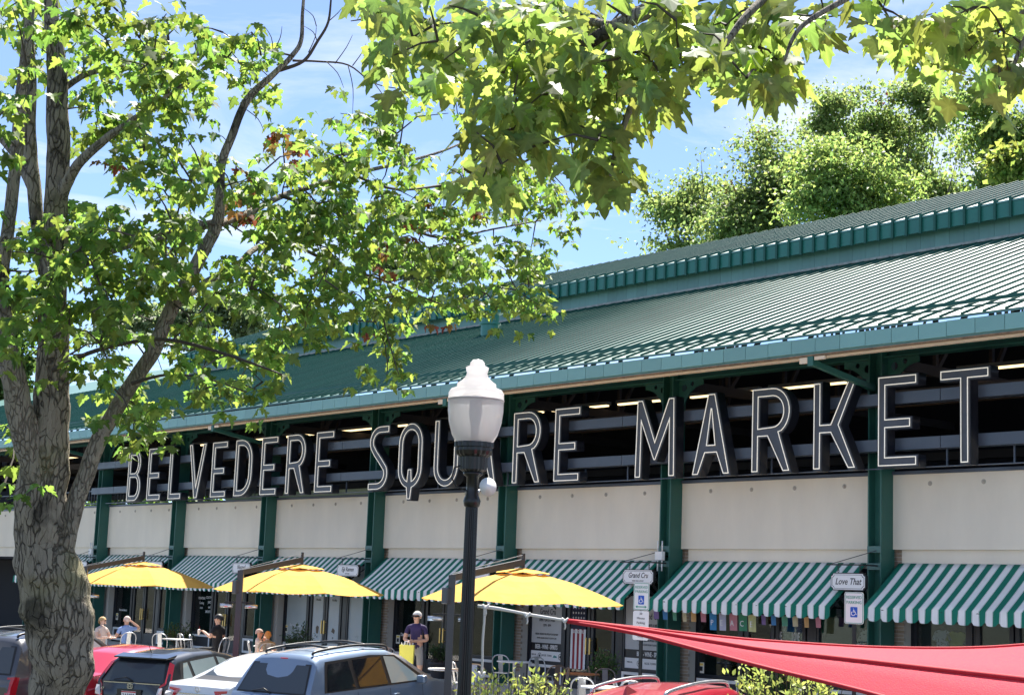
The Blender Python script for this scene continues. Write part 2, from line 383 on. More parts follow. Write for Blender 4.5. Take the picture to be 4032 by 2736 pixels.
# ---------------- clerestory monitor
XML = -47.5; YF, ZF0, ZF1 = 8.79, 12.20, 12.64; YR, ZR = 13.96, 14.63
cp_me = MB().box(0, PITCH-0.006, YM, YM+0.05, ZM-0.05, 12.75).mesh('clerestory_panel', M_CLER)
x = X_R-PITCH
while x > XML: link('clerestory_panel', cp_me, mk, (x, 0, 0)); x -= PITCH
MB().box(XML, X_R, YM-0.16, YM-0.004, ZM-0.03, ZM+0.035).build('base_flashing', mat('weathered_flashing', (0.40, 0.42, 0.38), 0.7, var=0.4, vscale=5), mk)
r = MB(); slab(r, XML, X_R, YF, ZF1, YR, ZR); slab(r, XML, X_R, YR+0.002, ZR, 2*YR-YF, ZF1)
uroof = r.build('upper_roof', M_ROOF, mk)
MB().box(XML, X_R, YF, YF+0.03, ZF0, ZF1-0.06).build('monitor_fascia', mat('monitor_fascia_metal', (0.03, 0.19, 0.15), 0.4, var=0.12, vscale=3, vstretch=(3, 1, 0.3)), mk)
MB().box(XML, X_R, YF-0.02, YF+0.004, ZF1-0.052, ZF1-0.015).build('monitor_drip_edge', M_FASC, mk)
urib = rib_mesh(YF-0.01, ZF1-0.004, YR, ZR, b=0.07, t=0.04, h=0.06, drop=ZF1-ZF0+0.04).mesh('rib', M_RIB)
x = 7.2
while x > XML: link('rib', urib, uroof, (x, 0, 0)); x -= PITCH
MB()._add([(XML, YM, ZM-0.3), (XML, 2*YR-YM, ZM-0.3), (XML, 2*YR-YM, 12.7), (XML, YR, ZR-0.06), (XML, YM, 12.7)], [(0, 1, 2, 3, 4)]).build('monitor_gable', M_CLER, mk)
r = MB(); slab(r, X_L, X_R, 2*YR-YM, ZM, 2*YR-YE, ZE); r.build('rear_roof', M_ROOF, mk)
# the roof runs on past the end of the monitor to a plain ridge
r = MB(); slab(r, X_L, XML-0.01, YM+0.31, ZE+SL*(YM+0.31-YE), YR, ZE+SL*(YR-YE)); slab(r, X_L, XML-0.01, YR+0.002, ZE+SL*(YR-YE), 2*YR-YM, ZM)
r.build('end_roof', M_ROOF, mk)
# round ventilator standing on the lower roof
v = ray(1928, 1315); n_ = np.array([0, -SL, 1.0]); tpar = ((ZE-SL*YE)-CAM@n_)/(v@n_); vp = CAM+v*tpar
MB().lathe([(0.30, -0.3), (0.30, 0.28), (0.36, 0.30), (0.36, 0.36), (0.30, 0.38), (0.30, 0.62), (0.42, 0.70), (0.42, 0.90), (0.25, 1.02), (0, 1.06)], c=vp, n=24).build('roof_ventilator', mat('vent_metal', (0.05, 0.22, 0.18), 0.4, var=0.1), mk, smooth=False)
# ---------------- upper storey inside
YB = 2*YR-0.4
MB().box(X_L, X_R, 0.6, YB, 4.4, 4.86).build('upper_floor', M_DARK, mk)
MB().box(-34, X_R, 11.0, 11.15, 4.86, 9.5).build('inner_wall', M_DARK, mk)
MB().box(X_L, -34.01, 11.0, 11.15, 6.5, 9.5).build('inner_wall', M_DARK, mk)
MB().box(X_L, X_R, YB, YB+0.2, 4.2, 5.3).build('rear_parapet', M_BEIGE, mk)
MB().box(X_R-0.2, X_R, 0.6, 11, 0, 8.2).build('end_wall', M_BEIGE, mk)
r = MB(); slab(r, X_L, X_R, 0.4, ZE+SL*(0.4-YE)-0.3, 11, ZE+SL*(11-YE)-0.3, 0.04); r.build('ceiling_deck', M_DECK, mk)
for x0 in cols:                                                        # trusses: chords and web members under the deck
    m = MB(); zt = ZE+SL*(0.6-YE)-0.42
    m.bar((x0+0.17, 0.45, 7.2), (x0+0.17, 10.8, 7.2), 0.14, 0.22)
    for yy in (2.0, 4.0, 6.0, 8.0):
        m.bar((x0+0.17, yy, 7.2), (x0+0.17, yy, ZE+SL*(yy-YE)-0.36), 0.09); m.bar((x0+0.17, yy, 7.2), (x0+0.17, yy+1.6, ZE+SL*(yy+1.6-YE)-0.36), 0.09)
    m.build('truss', M_TRUSS, mk)
for yy, zz_ in ((2.4, 6.75), (4.6, 6.9), (7.2, 5.9)):
    MB().box(-60, X_R-0.3, yy, yy+0.16, zz_, zz_+0.2).build('purlin', M_TRUSS, mk)
tube_me = MB().box(0, 2.3, 0, 0.10, 0.018, 0.06).mesh('light_tube', M_TUBE); hous = MB().box(-0.05, 2.35, -0.03, 0.14, 0.062, 0.15).mesh('lamp_housing', mat('lamp_housing', (0.3, 0.3, 0.3), 0.6))
x = 8.0
while x > -48:
    o_ = link('lamp_housing', hous, mk, (x, 3.4, 7.37)); link('light_tube', tube_me, o_); x -= 2.75
for x0 in cols:                                                         # guard rail above the wall panels
    if x0 < -28:
        m = MB(); m.box(x0+CW, x0+BAY, 0.42, 0.46, 5.5, 5.54); m.box(x0+CW, x0+BAY, 0.42, 0.46, 5.02, 5.06)
        m.build('guard_rail', M_NAVY, mk)
        for q in range(1, 24): MB().box(x0+CW+q*0.235, x0+CW+q*0.235+0.02, 0.43, 0.45, 5.062, 5.498).build('baluster', M_NAVY, mk) if x0 > -44 else None

# ---------------- shop fronts under the awnings
YS = 0.80
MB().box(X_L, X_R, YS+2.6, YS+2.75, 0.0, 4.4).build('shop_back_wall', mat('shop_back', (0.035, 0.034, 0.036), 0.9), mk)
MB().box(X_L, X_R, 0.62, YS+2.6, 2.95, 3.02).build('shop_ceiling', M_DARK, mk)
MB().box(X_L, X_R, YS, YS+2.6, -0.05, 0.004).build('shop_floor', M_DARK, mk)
M_FROST = mat('frosted_film', (0.40, 0.45, 0.46), 0.35, var=0.06, vscale=2, spec=0.6)
M_NOTE = mat('paper', (0.72, 0.70, 0.62), 0.8)
def frame_box(mb, x0, x1, z0, z1, w=0.06, y0=YS-0.04, y1=YS+0.05):
    mb.box(x0, x1, y0, y1, z0, z0+w); mb.box(x0, x1, y0, y1, z1-w, z1); mb.box(x0, x0+w, y0, y1, z0+w, z1-w); mb.box(x1-w, x1, y0, y1, z0+w, z1-w)
def shop_window(x0, x1, z0, z1, film=None):
    w = frame = MB(); frame_box(frame, x0, x1, z0, z1); wo_ = frame.build('window', M_FRAME, mk)
    MB().box(x0+0.06, x1-0.06, YS, YS+0.012, z0+0.06, z1-0.06).build('pane', film or M_GLASS, wo_)
    return wo_
def shop_door(x0, x1, hside, film=None, brass=True):
    m = MB(); frame_box(m, x0, x1, 0.03, 2.35, 0.09); m.box(x0+0.09, x1-0.09, YS-0.03, YS+0.04, 0.12, 0.38); d_ = m.build('door', M_FRAME, mk)
    MB().box(x0+0.09, x1-0.09, YS, YS+0.012, 0.38, 2.26).build('pane', film or M_GLASS, d_)
    hx = x1-0.05 if hside > 0 else x0+0.05
    h = MB(); h.bar((hx, YS-0.11, 0.85), (hx, YS-0.11, 1.25), 0.045, 0.03); h.bar((hx, YS-0.1, 0.9), (hx, YS-0.03, 0.9), 0.02); h.bar((hx, YS-0.1, 1.2), (hx, YS-0.03, 1.2), 0.02)
    h.build('handle', M_BRASS if brass else M_WHITE, d_); return d_
for x0 in cols:
    if not (-43 < x0 < 11): continue
    film = M_FROST if x0 == -24 else None
    shop_window(x0+0.55, x0+1.85, 0.55, 2.95, M_FROST if x0 in (-24,) else None)
    shop_window(x0+4.05, x0+5.90, 0.55, 2.95, M_FROST if x0 == -24 else None)
    shop_door(x0+2.02, x0+2.86, +1, film); shop_door(x0+2.90, x0+3.74, -1, film)
    m = MB(); frame_box(m, x0+1.95, x0+3.82, 0.0, 2.95, 0.05, YS-0.02, YS+0.03); m.box(x0+2.0, x0+3.77, YS-0.015, YS+0.02, 2.37, 2.45); m.build('door_frame', M_FRAME, mk)
    MB().box(x0+2.01, x0+3.76, YS, YS+0.012, 2.452, 2.89).build('transom_pane', M_GLASS, mk)
    for a, b, c_ in ((1.855, 1.945, YS-0.05), (3.83, 4.045, YS-0.05), (5.905, 6.0, YS-0.05), (CW, 0.545, 0.745)):
        MB().box(x0+a, x0+b, c_, YS+0.05, 0, 2.95).build('mullion', M_FRAME, mk)
    for a, b in ((0.55, 1.85), (4.05, 5.90)):
        m = MB(); m.box(x0+a, x0+b, YS-0.02, YS+0.04, 0.02, 0.545); m.build('base_panel', mat('base_panel_dark', (0.015, 0.015, 0.02), 0.5), mk)
        m = MB(); frame_box(m, x0+a, x0+b, 0.06, 0.52, 0.07, YS-0.055, YS-0.022); m.build('base_trim', M_WHITE, mk)

# ================================================================== the big sign
M_LET = mat('letter_metal', (0.012, 0.014, 0.022), 0.45, var=0.25, vscale=5, spec=0.5)
M_LFACE = mat('letter_face', (0.060, 0.068, 0.088), 0.42, var=0.25, vscale=4)
M_NEON = mat('neon_glass', (0.92, 0.90, 0.82), 0.25, emit=(1.0, 0.93, 0.78), estr=0.12)
sg = thing('market_sign', 'giant dark channel letters with white neon outlines spelling BELVEDERE SQUARE MARKET on two navy rails', 'sign')
YL = -0.56; ZB, LH = 4.99, 1.74
def arc(cx, cy, rx, ry, a0, a1, n=10): return [(cx+rx*math.cos(R(a)), cy+ry*math.sin(R(a))) for a in np.linspace(a0, a1, n)]
S_ = 0.15                                                                # stroke width between the neon lines
def glyph(ch, w):
    h = LH; s = S_
    if ch == 'E': return [[(0, 0), (w, 0), (w, s), (s, s), (s, h*.43), (w*.84, h*.43), (w*.84, h*.43+s), (s, h*.43+s), (s, h-s), (w, h-s), (w, h), (0, h)]]
    if ch == 'L': return [[(0, 0), (w, 0), (w, s), (s, s), (s, h), (0, h)]]
    if ch == 'T': return [[(w/2-s/2, 0), (w/2+s/2, 0), (w/2+s/2, h-s), (w, h-s), (w, h), (0, h), (0, h-s), (w/2-s/2, h-s)]]
    if ch == 'V': return [[(w/2-s*.55, 0), (w/2+s*.55, 0), (w, h), (w-s, h), (w/2, s*2.2), (s, h), (0, h)]]
    if ch == 'A': return [[(0, 0), (s, 0), (w*.27+s*.45, h*.27), (w*.73-s*.45, h*.27), (w-s, 0), (w, 0), (w/2+s*.62, h), (w/2-s*.62, h)],
                          [(w*.33+s*.35, h*.27+s), (w*.67-s*.35, h*.27+s), (w/2+.012, h*.82), (w/2-.012, h*.82)]]
    if ch == 'M': return [[(0, 0), (s, 0), (s*1.08, h*.74), (w/2-.02, h*.22), (w/2+.02, h*.22), (w-s*1.08, h*.74), (w-s, 0), (w, 0), (w-s*.25, h), (w-s*1.25, h), (w/2, h*.44), (s*1.25, h), (s*.25, h)]]
    if ch == 'K': return [[(0, 0), (s, 0), (s, h*.42), (w*.42, h*.42), (w-s*1.05, 0), (w, 0), (w*.60, h*.50), (w, h), (w-s*1.05, h), (w*.42, h*.42+s), (s, h*.42+s), (s, h), (0, h)]]
    if ch == 'U': return [[(0, h)]+[(0, w/2)]+arc(w/2, w/2, w/2, w/2, 180, 360, 14)+[(w, h), (w-s, h)]+arc(w/2, w/2, w/2-s, w/2-s, 360, 180, 14)+[(s, h)]]
    if ch == 'D':
        ry = h/2
        return [[(0, 0)]+arc(w*.35, h*.36, w*.65, h*.36, -90, 0, 8)+arc(w*.35, h*.64, w*.65, h*.36, 0, 90, 8)+[(0, h)],
                [(s, s)]+[(s, h-s)]+arc(w*.35, h*.64, w*.65-s, h*.36-s, 90, 0, 8)+arc(w*.35, h*.36, w*.65-s, h*.36-s, 0, -90, 8)]
    if ch == 'R':
        c = h*.72; q = h-c
        return [[(0, 0), (s, 0), (s, h*.44-.02), (w*.42, h*.44-.02), (w-s*1.05, 0), (w, 0), (w*.70, h*.47)]+arc(w-q*.95, c, q*.95, q, -58, 90, 12)+[(0, h)],
                [(s, h*.44+s-.02)]+[(s, h-s)]+arc(w-q*.95, c, q*.95-s, q-s, 90, -90, 12)]
    if ch == 'B':
        c1 = h*.745; q1 = h-c1; c2 = h*.265; q2 = c2
        return [[(0, 0)]+arc(w-q2*.9, c2, q2*.9, q2, -90, 62, 11)+arc(w*.94-q1*.9, c1, q1*.9, q1, -62, 90, 11)+[(0, h)],
                [(s, s), (s, h*.47)]+arc(w-q2*.9, c2, q2*.9-s, h*.47-c2, 90, 0, 6)+arc(w-q2*.9, c2, q2*.9-s, q2-s, 0, -90, 6),
                [(s, h*.47+s*.8), (s, h-s)]+arc(w*.94-q1*.9, c1, q1*.9-s, q1-s, 90, 0, 6)+arc(w*.94-q1*.9, c1, q1*.9-s, c1-h*.47-s*.8, 0, -90, 6)]
    if ch == 'Q':
        rr = w/2
        out = arc(rr, h-rr, rr, rr, 0, 180, 14)+[(0, rr)]+arc(rr, rr, rr, rr, 180, 258, 7)+[(rr-s*.42, -.30), (rr+s*.42, -.30)]+arc(rr, rr, rr, rr, 282, 360, 7)
        inn = arc(rr, h-rr, rr-s, rr-s, 0, 180, 14)+[(s, rr)]+arc(rr, rr, rr-s, rr-s, 180, 255, 7)+[(rr-s*.42, h*.28), (rr+s*.42, h*.28)]+arc(rr, rr, rr-s, rr-s, 285, 360, 7)
        return [out, inn]
    if ch == 'S':
        t = s; P1 = arc(w*.52, h-w*.48, w*.48, w*.48, 90, 200, 9)
        cen = [(w, h-t/2), (w*.62, h-t/2)]+arc(w*.55, h*.76, w*.55-t/2, h*.24-t/2, 100, 205, 9)+[(w*.30, h*.58), (w*.62, h*.44)]+arc(w*.45, h*.24, w*.55-t/2, h*.24-t/2, 25, -80, 9)+[(w*.38, t/2), (0, t/2)]
        L = []; Rr = []
        for i, p in enumerate(cen):
            a = Vector(cen[max(i-1, 0)]); b = Vector(cen[min(i+1, len(cen)-1)]); d = (b-a).normalized(); nn = Vector((-d.y, d.x))*t/2; p = Vector(p)
            L.append(tuple(p+nn)); Rr.append(tuple(p-nn))
        return [L+Rr[::-1]]
letters = [('B', -26.39, .78), ('E', -25.13, .76), ('L', -23.84, .68), ('V', -22.73, .89), ('E', -21.44, .75), ('D', -20.20, .83), ('E', -18.88, .74), ('R', -17.65, .83), ('E', -16.31, .73),
           ('S', -14.00, .72), ('Q', -12.83, .87), ('U', -11.48, .84), ('A', -10.20, .86), ('R', -8.75, .84), ('E', -7.44, .72), ('M', -5.09, 1.02), ('A', -3.58, .88), ('R', -2.14, .84), ('K', -.75, .86), ('E', .60, .73), ('T', 1.81, .86)]
cache = {}
for ch, xo, w in letters:
    key = (ch, round(w*1.2245, 2))
    if key not in cache:
        lp = glyph(ch, w*1.2245)
        cache[key] = (curve_mesh('letter', lp, extrude=0.12, offset=0.045, mats=[M_LET]), curve_mesh('letter_face', lp, extrude=0.004, offset=0.030, mats=[M_LFACE]), curve_mesh('neon_tube', lp, tube=0.0105, mats=[M_NEON]))
    a, fce, nn = cache[key]
    X = xo*1.2245
    lo = link('letter', a, sg, (X, YL+0.12, ZB), (math.pi/2, 0, 0)); lo['label'] = 'dark channel letter %s with white neon outline' % ch
    link('letter_face', fce, lo, (0, 0, 0.122)); link('neon_tube', nn, lo, (0, 0, 0.15))
# supporting rails in lengths, and drop rods
seg = 3.0
for z in (6.345, 5.427):
    x = 8.0
    while x > -35.8:
        x1 = x; x = max(x-seg, -35.84)
        MB().box(x+0.008, x1-0.008, -0.318, -0.03, z-0.115, z+0.115).build('rail', M_NAVY, sg)
m = 8.0
while m > -34: MB().bar((m, -0.1, 4.97), (m, -0.1, 5.31), 0.03).build('rail_post', M_NAVY, sg); m -= 1.5
MB().box(-34.5, 7.5, -0.34, -0.28, 4.945, 4.965).build('foot_bar', M_NAVY, sg)

# ================================================================== trees
def leaf_mat(name, col, tcol, trans=0.45, rough=0.5, hv=0.06, vv=0.35, spec=0.3, vein=False):
    m = bpy.data.materials.new(name); m.use_nodes = True; t = m.node_tree; t.nodes.clear()
    N = t.nodes.new
    ge = N('ShaderNodeNewGeometry'); oi = N('ShaderNodeObjectInfo')
    ad = N('ShaderNodeMath'); ad.operation = 'ADD'; t.links.new(ge.outputs['Random Per Island'], ad.inputs[0]); t.links.new(oi.outputs['Random'], ad.inputs[1])
    fr = N('ShaderNodeMath'); fr.operation = 'FRACT'; t.links.new(ad.outputs[0], fr.inputs[0])
    m2 = N('ShaderNodeMath'); m2.operation = 'MULTIPLY'; m2.inputs[1].default_value = 7.31; t.links.new(fr.outputs[0], m2.inputs[0])
    f2 = N('ShaderNodeMath'); f2.operation = 'FRACT'; t.links.new(m2.outputs[0], f2.inputs[0])
    hm = N('ShaderNodeMapRange'); hm.inputs[3].default_value = 0.5-hv*0.6; hm.inputs[4].default_value = 0.5+hv; t.links.new(fr.outputs[0], hm.inputs[0])
    vm = N('ShaderNodeMapRange'); vm.inputs[3].default_value = 1-vv; vm.inputs[4].default_value = 1+vv; t.links.new(f2.outputs[0], vm.inputs[0])
    if vein:
        at = N('ShaderNodeAttribute'); at.attribute_name = 'vein'; vr_ = N('ShaderNodeMapRange'); vr_.inputs[3].default_value = 0.78; vr_.inputs[4].default_value = 1.22; t.links.new(at.outputs['Fac'], vr_.inputs[0])
        vx = N('ShaderNodeMath'); vx.operation = 'MULTIPLY'; t.links.new(vm.outputs[0], vx.inputs[0]); t.links.new(vr_.outputs[0], vx.inputs[1]); vm = vx
    outs = []
    for c in (col, tcol):
        h = N('ShaderNodeHueSaturation'); h.inputs['Color'].default_value = (*c, 1); t.links.new(hm.outputs[0], h.inputs['Hue']); t.links.new(vm.outputs[0], h.inputs['Value']); outs.append(h)
    p = N('ShaderNodeBsdfPrincipled'); p.inputs['Roughness'].default_value = rough; p.inputs['Specular IOR Level'].default_value = spec; t.links.new(outs[0].outputs[0], p.inputs['Base Color'])
    tr = N('ShaderNodeBsdfTranslucent'); t.links.new(outs[1].outputs[0], tr.inputs[0])
    mx = N('ShaderNodeMixShader'); mx.inputs[0].default_value = trans; t.links.new(p.outputs[0], mx.inputs[1]); t.links.new(tr.outputs[0], mx.inputs[2])
    o = N('ShaderNodeOutputMaterial'); t.links.new(mx.outputs[0], o.inputs[0])
    MATS[name] = m; return m
def bark_mat(name, dark, light, moss, sc=1.0):
    m = bpy.data.materials.new(name); m.use_nodes = True; t = m.node_tree; b = t.nodes['Principled BSDF']; N = t.nodes.new; L = t.links.new
    tcn = N('ShaderNodeTexCoord'); mp_ = N('ShaderNodeMapping'); mp_.inputs['Scale'].default_value = (22*sc, 22*sc, 5.0*sc); L(tcn.outputs['Object'], mp_.inputs[0])
    nz = N('ShaderNodeTexNoise'); nz.inputs['Scale'].default_value = 3.0; nz.inputs['Detail'].default_value = 5; L(tcn.outputs['Object'], nz.inputs['Vector'])
    mxv = N('ShaderNodeVectorMath'); mxv.operation = 'MULTIPLY_ADD'; L(nz.outputs['Color'], mxv.inputs[0]); mxv.inputs[1].default_value = (4.2, 4.2, 2.6); L(mp_.outputs[0], mxv.inputs[2])
    vo = N('ShaderNodeTexVoronoi'); vo.feature = 'DISTANCE_TO_EDGE'; vo.inputs['Scale'].default_value = 1.0; L(mxv.outputs[0], vo.inputs['Vector'])
    vc = N('ShaderNodeTexVoronoi'); vc.inputs['Scale'].default_value = 1.0; L(mxv.outputs[0], vc.inputs['Vector']); bw = N('ShaderNodeRGBToBW'); L(vc.outputs['Color'], bw.inputs[0])
    n2 = N('ShaderNodeTexNoise'); n2.inputs['Scale'].default_value = 2.2; n2.inputs['Detail'].default_value = 9; n2.inputs['Roughness'].default_value = 0.75; L(mp_.outputs[0], n2.inputs['Vector'])
    n5 = N('ShaderNodeTexNoise'); n5.inputs['Scale'].default_value = 0.55; n5.inputs['Detail'].default_value = 3; L(mxv.outputs[0], n5.inputs['Vector'])
    cw0 = N('ShaderNodeMath'); cw0.operation = 'MULTIPLY_ADD'; cw0.inputs[1].default_value = 0.95; cw0.inputs[2].default_value = -0.36; L(n5.outputs['Fac'], cw0.inputs[0])
    cw = N('ShaderNodeMath'); cw.operation = 'MAXIMUM'; cw.inputs[1].default_value = 0.012; L(cw0.outputs[0], cw.inputs[0])
    rp_ = N('ShaderNodeMapRange'); rp_.inputs[1].default_value = 0.0; L(cw.outputs[0], rp_.inputs[2]); L(vo.outputs['Distance'], rp_.inputs[0])
    h1 = N('ShaderNodeMath'); h1.operation = 'MULTIPLY_ADD'; h1.inputs[1].default_value = 0.45; L(bw.outputs[0], h1.inputs[0]); L(rp_.outputs[0], h1.inputs[2])
    hh = N('ShaderNodeMath'); hh.operation = 'MULTIPLY_ADD'; hh.inputs[1].default_value = 1.1; L(n2.outputs['Fac'], hh.inputs[0]); L(h1.outputs[0], hh.inputs[2])
    cr_ = N('ShaderNodeValToRGB'); e = cr_.color_ramp.elements; e[0].position = 0.25; e[0].color = (*dark, 1); e[1].position = 1.25/1.3; e[1].color = (*light, 1)
    md = N('ShaderNodeMath'); md.operation = 'DIVIDE'; md.inputs[1].default_value = 2.0; L(hh.outputs[0], md.inputs[0]); L(md.outputs[0], cr_.inputs[0])
    n3 = N('ShaderNodeTexNoise'); n3.inputs['Scale'].default_value = 1.6; n3.inputs['Detail'].default_value = 6; L(tcn.outputs['Object'], n3.inputs['Vector'])
    r3 = N('ShaderNodeMapRange'); r3.inputs[1].default_value = 0.52; r3.inputs[2].default_value = 0.68; L(n3.outputs['Fac'], r3.inputs[0])
    mo = N('ShaderNodeMix'); mo.data_type = 'RGBA'; mo.inputs[7].default_value = (*moss, 1); L(cr_.outputs[0], mo.inputs[6])
    mm = N('ShaderNodeMath'); mm.operation = 'MULTIPLY'; mm.inputs[1].default_value = 0.55; L(r3.outputs[0], mm.inputs[0]); L(mm.outputs[0], mo.inputs[0])
    n4 = N('ShaderNodeTexNoise'); n4.inputs['Scale'].default_value = 2.3; n4.inputs['Detail'].default_value = 5
    L(tcn.outputs['Object'], n4.inputs['Vector'])
    r4 = N('ShaderNodeMapRange'); r4.inputs[1].default_value = 0.56; r4.inputs[2].default_value = 0.66; r4.inputs[4].default_value = 0.75; L(n4.outputs['Fac'], r4.inputs[0])
    st = N('ShaderNodeMix'); st.data_type = 'RGBA'; st.inputs[7].default_value = (0.012, 0.011, 0.010, 1); L(mo.outputs[2], st.inputs[6]); L(r4.outputs[0], st.inputs[0])
    L(st.outputs[2], b.inputs['Base Color']); b.inputs['Roughness'].default_value = 0.9; b.inputs['Specular IOR Level'].default_value = 0.25
    bp = N('ShaderNodeBump'); bp.inputs['Strength'].default_value = 1.0; bp.inputs['Distance'].default_value = 0.05/sc; L(hh.outputs[0], bp.inputs['Height']); L(bp.outputs[0], b.inputs['Normal'])
    return m
M_BARK = bark_mat('rough_bark', (0.030, 0.026, 0.021), (0.48, 0.42, 0.335), (0.32, 0.30, 0.13))
M_BARK2 = bark_mat('smooth_bark', (0.16, 0.138, 0.11), (0.46, 0.41, 0.335), (0.30, 0.275, 0.19), sc=1.5)
M_TWIG = mat('twig_bark', (0.075, 0.060, 0.048), 0.85, var=0.3, vscale=6)
M_MAPLE = leaf_mat('maple_leaf', (0.066, 0.128, 0.034), (0.33, 0.46, 0.075), 0.45, rough=0.55, spec=0.3, hv=0.04, vv=0.45, vein=True)
M_MAPLE2 = leaf_mat('near_maple_leaf', (0.17, 0.22, 0.10), (0.44, 0.55, 0.11), 0.46, rough=0.52, vv=0.42, hv=0.04, spec=0.3, vein=True)
M_DRY = leaf_mat('dry_leaf', (0.23, 0.090, 0.038), (0.33, 0.12, 0.05), 0.3, rough=0.7)

# maple leaf outline: stalk end at the origin, tip along +Y
_half = [(0.0, 0.0), (0.16, -0.06), (0.27, 0.02), (0.20, 0.13), (0.46, 0.16), (0.62, 0.34), (0.47, 0.38), (0.44, 0.48), (0.25, 0.44), (0.22, 0.54), (0.30, 0.68), (0.17, 0.70), (0.12, 0.84), (0.0, 1.0)]
_out = _half + [(-x, y) for x, y in _half[-2:0:-1]]
LV = np.array([(0, 0.30, 0.0)] + [(x, y, 0.16*abs(x)-0.10*(y-0.3)**2) for x, y in _out], float)
_tips = {(0.0, 1.0), (0.62, 0.34), (0.27, 0.02), (0.30, 0.68), (0.0, 0.0), (0.46, 0.16)}
VEIN = np.array([1.0]+[1.0 if (abs(x), y) in _tips else 0.15 for x, y in _out], np.float32)
NLV = len(LV); LF = np.array([(0, i, i % (NLV-1)+1) for i in range(1, NLV)], int)
leaf_me_cache = {}
def leaf_unit(m):
    if m.name not in leaf_me_cache:
        mb = MB(); mb._add([tuple(p) for p in LV], [tuple(f) for f in LF]); q = mb.mesh('leaf', m); q.attributes.new('vein', 'FLOAT', 'POINT').data.foreach_set('value', VEIN); leaf_me_cache[m.name] = q
    return leaf_me_cache[m.name]
def rot_from(axis_y, normal):
    y = axis_y/np.linalg.norm(axis_y, axis=1, keepdims=True); z = normal-(normal*y).sum(1, keepdims=True)*y
    z /= np.linalg.norm(z, axis=1, keepdims=True)+1e-9; x = np.cross(y, z)
    return np.stack([x, y, z], axis=2)
def mass(name, pos, rot, size, m, parent, shape=None, faces=None, twist=None):
    V0 = LV if shape is None else shape; F0 = LF if faces is None else faces
    n = len(pos); cv = np.random.default_rng(n).uniform(-1.2, 3.2, n); V0n = np.repeat(V0[None], n, 0).copy(); V0n[:, :, 2] *= cv[:, None]; V0n[:, :, 0] *= np.random.default_rng(n+1).uniform(0.62, 1.08, n)[:, None]
    V = np.einsum('nij,nkj->nki', rot, V0n)*size[:, None, None]+pos[:, None, :]
    k = len(V0); F = (F0[None, :, :]+np.arange(n)[:, None, None]*k).reshape(-1, F0.shape[1])
    me = bpy.data.meshes.new(name); me.vertices.add(n*k); me.vertices.foreach_set('co', V.reshape(-1))
    nf = len(F); s = F0.shape[1]
    me.loops.add(nf*s); me.loops.foreach_set('vertex_index', F.reshape(-1).astype(np.int32))
    me.polygons.add(nf); me.polygons.foreach_set('loop_start', (np.arange(nf)*s).astype(np.int32))
    me.polygons.foreach_set('loop_total', np.full(nf, s, np.int32))
    if shape is None: me.attributes.new('vein', 'FLOAT', 'POINT').data.foreach_set('value', np.tile(VEIN, n))
    me.materials.append(m); me.update(calc_edges=True); me.validate()
    return stuff(link(name, me, parent))
def leaves_as_parts(pos, rot, size, m, parent, name='leaf'):
    base = leaf_unit(m); var = []
    for cz, cx in ((1, 1), (2.6, 0.8), (-0.8, 0.9), (3.4, 0.66)):
        q = base.copy(); q.transform(Matrix.Diagonal((cx, 1, cz, 1))); var.append(q)
    for i_, (p, r_, s) in enumerate(zip(pos, rot, size)):
        me = var[(i_*7) % 4]
        o = bpy.data.objects.new(name, me); COL.objects.link(o); o.parent = parent
        mw = Matrix(((*(r_[0]*s), p[0]), (*(r_[1]*s), p[1]), (*(r_[2]*s), p[2]), (0, 0, 0, 1))); o.matrix_local = mw
def vpt(x, y, D): return Vector(atD(x*1.735, y*1.735, D))
def vr(r, D): return r*1.735*D/FPX
def smooth_path(pts, rad, sub=5):
    P = [Vector(p) for p in pts]; out = []; ro = []
    for i in range(len(P)-1):
        p0 = P[max(i-1, 0)]; p1 = P[i]; p2 = P[i+1]; p3 = P[min(i+2, len(P)-1)]
        for k in range(sub):
            t = k/sub
            out.append(0.5*((2*p1)+(p2-p0)*t+(2*p0-5*p1+4*p2-p3)*t*t+(3*p1-p0-3*p2+p3)*t**3)); ro.append(rad[i]*(1-t)+rad[i+1]*t)
    out.append(P[-1]); ro.append(rad[-1]); return out, ro
def limb(spec, D, parent, m, name='limb', n=10, sub=5, knob=0.05, seed=0, nodes=None):
    """spec: (x, y, radius) in px of the 2324 px view, D a depth or (start, end)"""
    k = len(spec); Ds = np.linspace(*D, k) if hasattr(D, '__len__') else [D]*k
    pts = [vpt(x, y, d) for (x, y, _), d in zip(spec, Ds)]; rad = [vr(r_, d) for (_, _, r_), d in zip(spec, Ds)]
    P, Q = smooth_path(pts, rad, sub); rr = random.Random(seed); ph = [rr.uniform(0, 6) for _ in range(6)]
    jit = lambda i, j: 1+knob*(math.sin(i*0.7+ph[0]+j*2*math.pi/n)+0.7*math.sin(i*1.3+ph[1]+3*j*2*math.pi/n))+(rr.random()-0.5)*knob*0.8
    if nodes is not None: nodes += [np.array(p) for p in P[::2]]
    return MB().tube(P, Q, n, jit=jit).build(name, m, parent, smooth=True)
def sprays(ell, Dfun, per, spread, size, droop, rng, sx=1.735, dens=1.0, holes=(), clear=()):
    """leaf sprays inside the given ellipses; returns centres, leaves"""
    cen = []
    for (cx, cy, rx, ry, n) in ell:
        for _ in range(max(1, int(round(n*dens)))):
            a = rng.uniform(0, 2*math.pi); q = math.sqrt(rng.uniform(0, 1))
            x = cx+rx*q*math.cos(a); y = cy+ry*q*math.sin(a)
            if any(((x-h[0])/h[2])**2+((y-h[1])/h[3])**2 < 1 for h in holes): continue
            D = Dfun(x, y, rng)
            if clear and min((x-c[0])**2+(y-c[1])**2 for c in clear) < 40**2: D = max(D, 14.9)
            cen.append(np.array(atD(x*sx, y*sx, D)))
    return cen
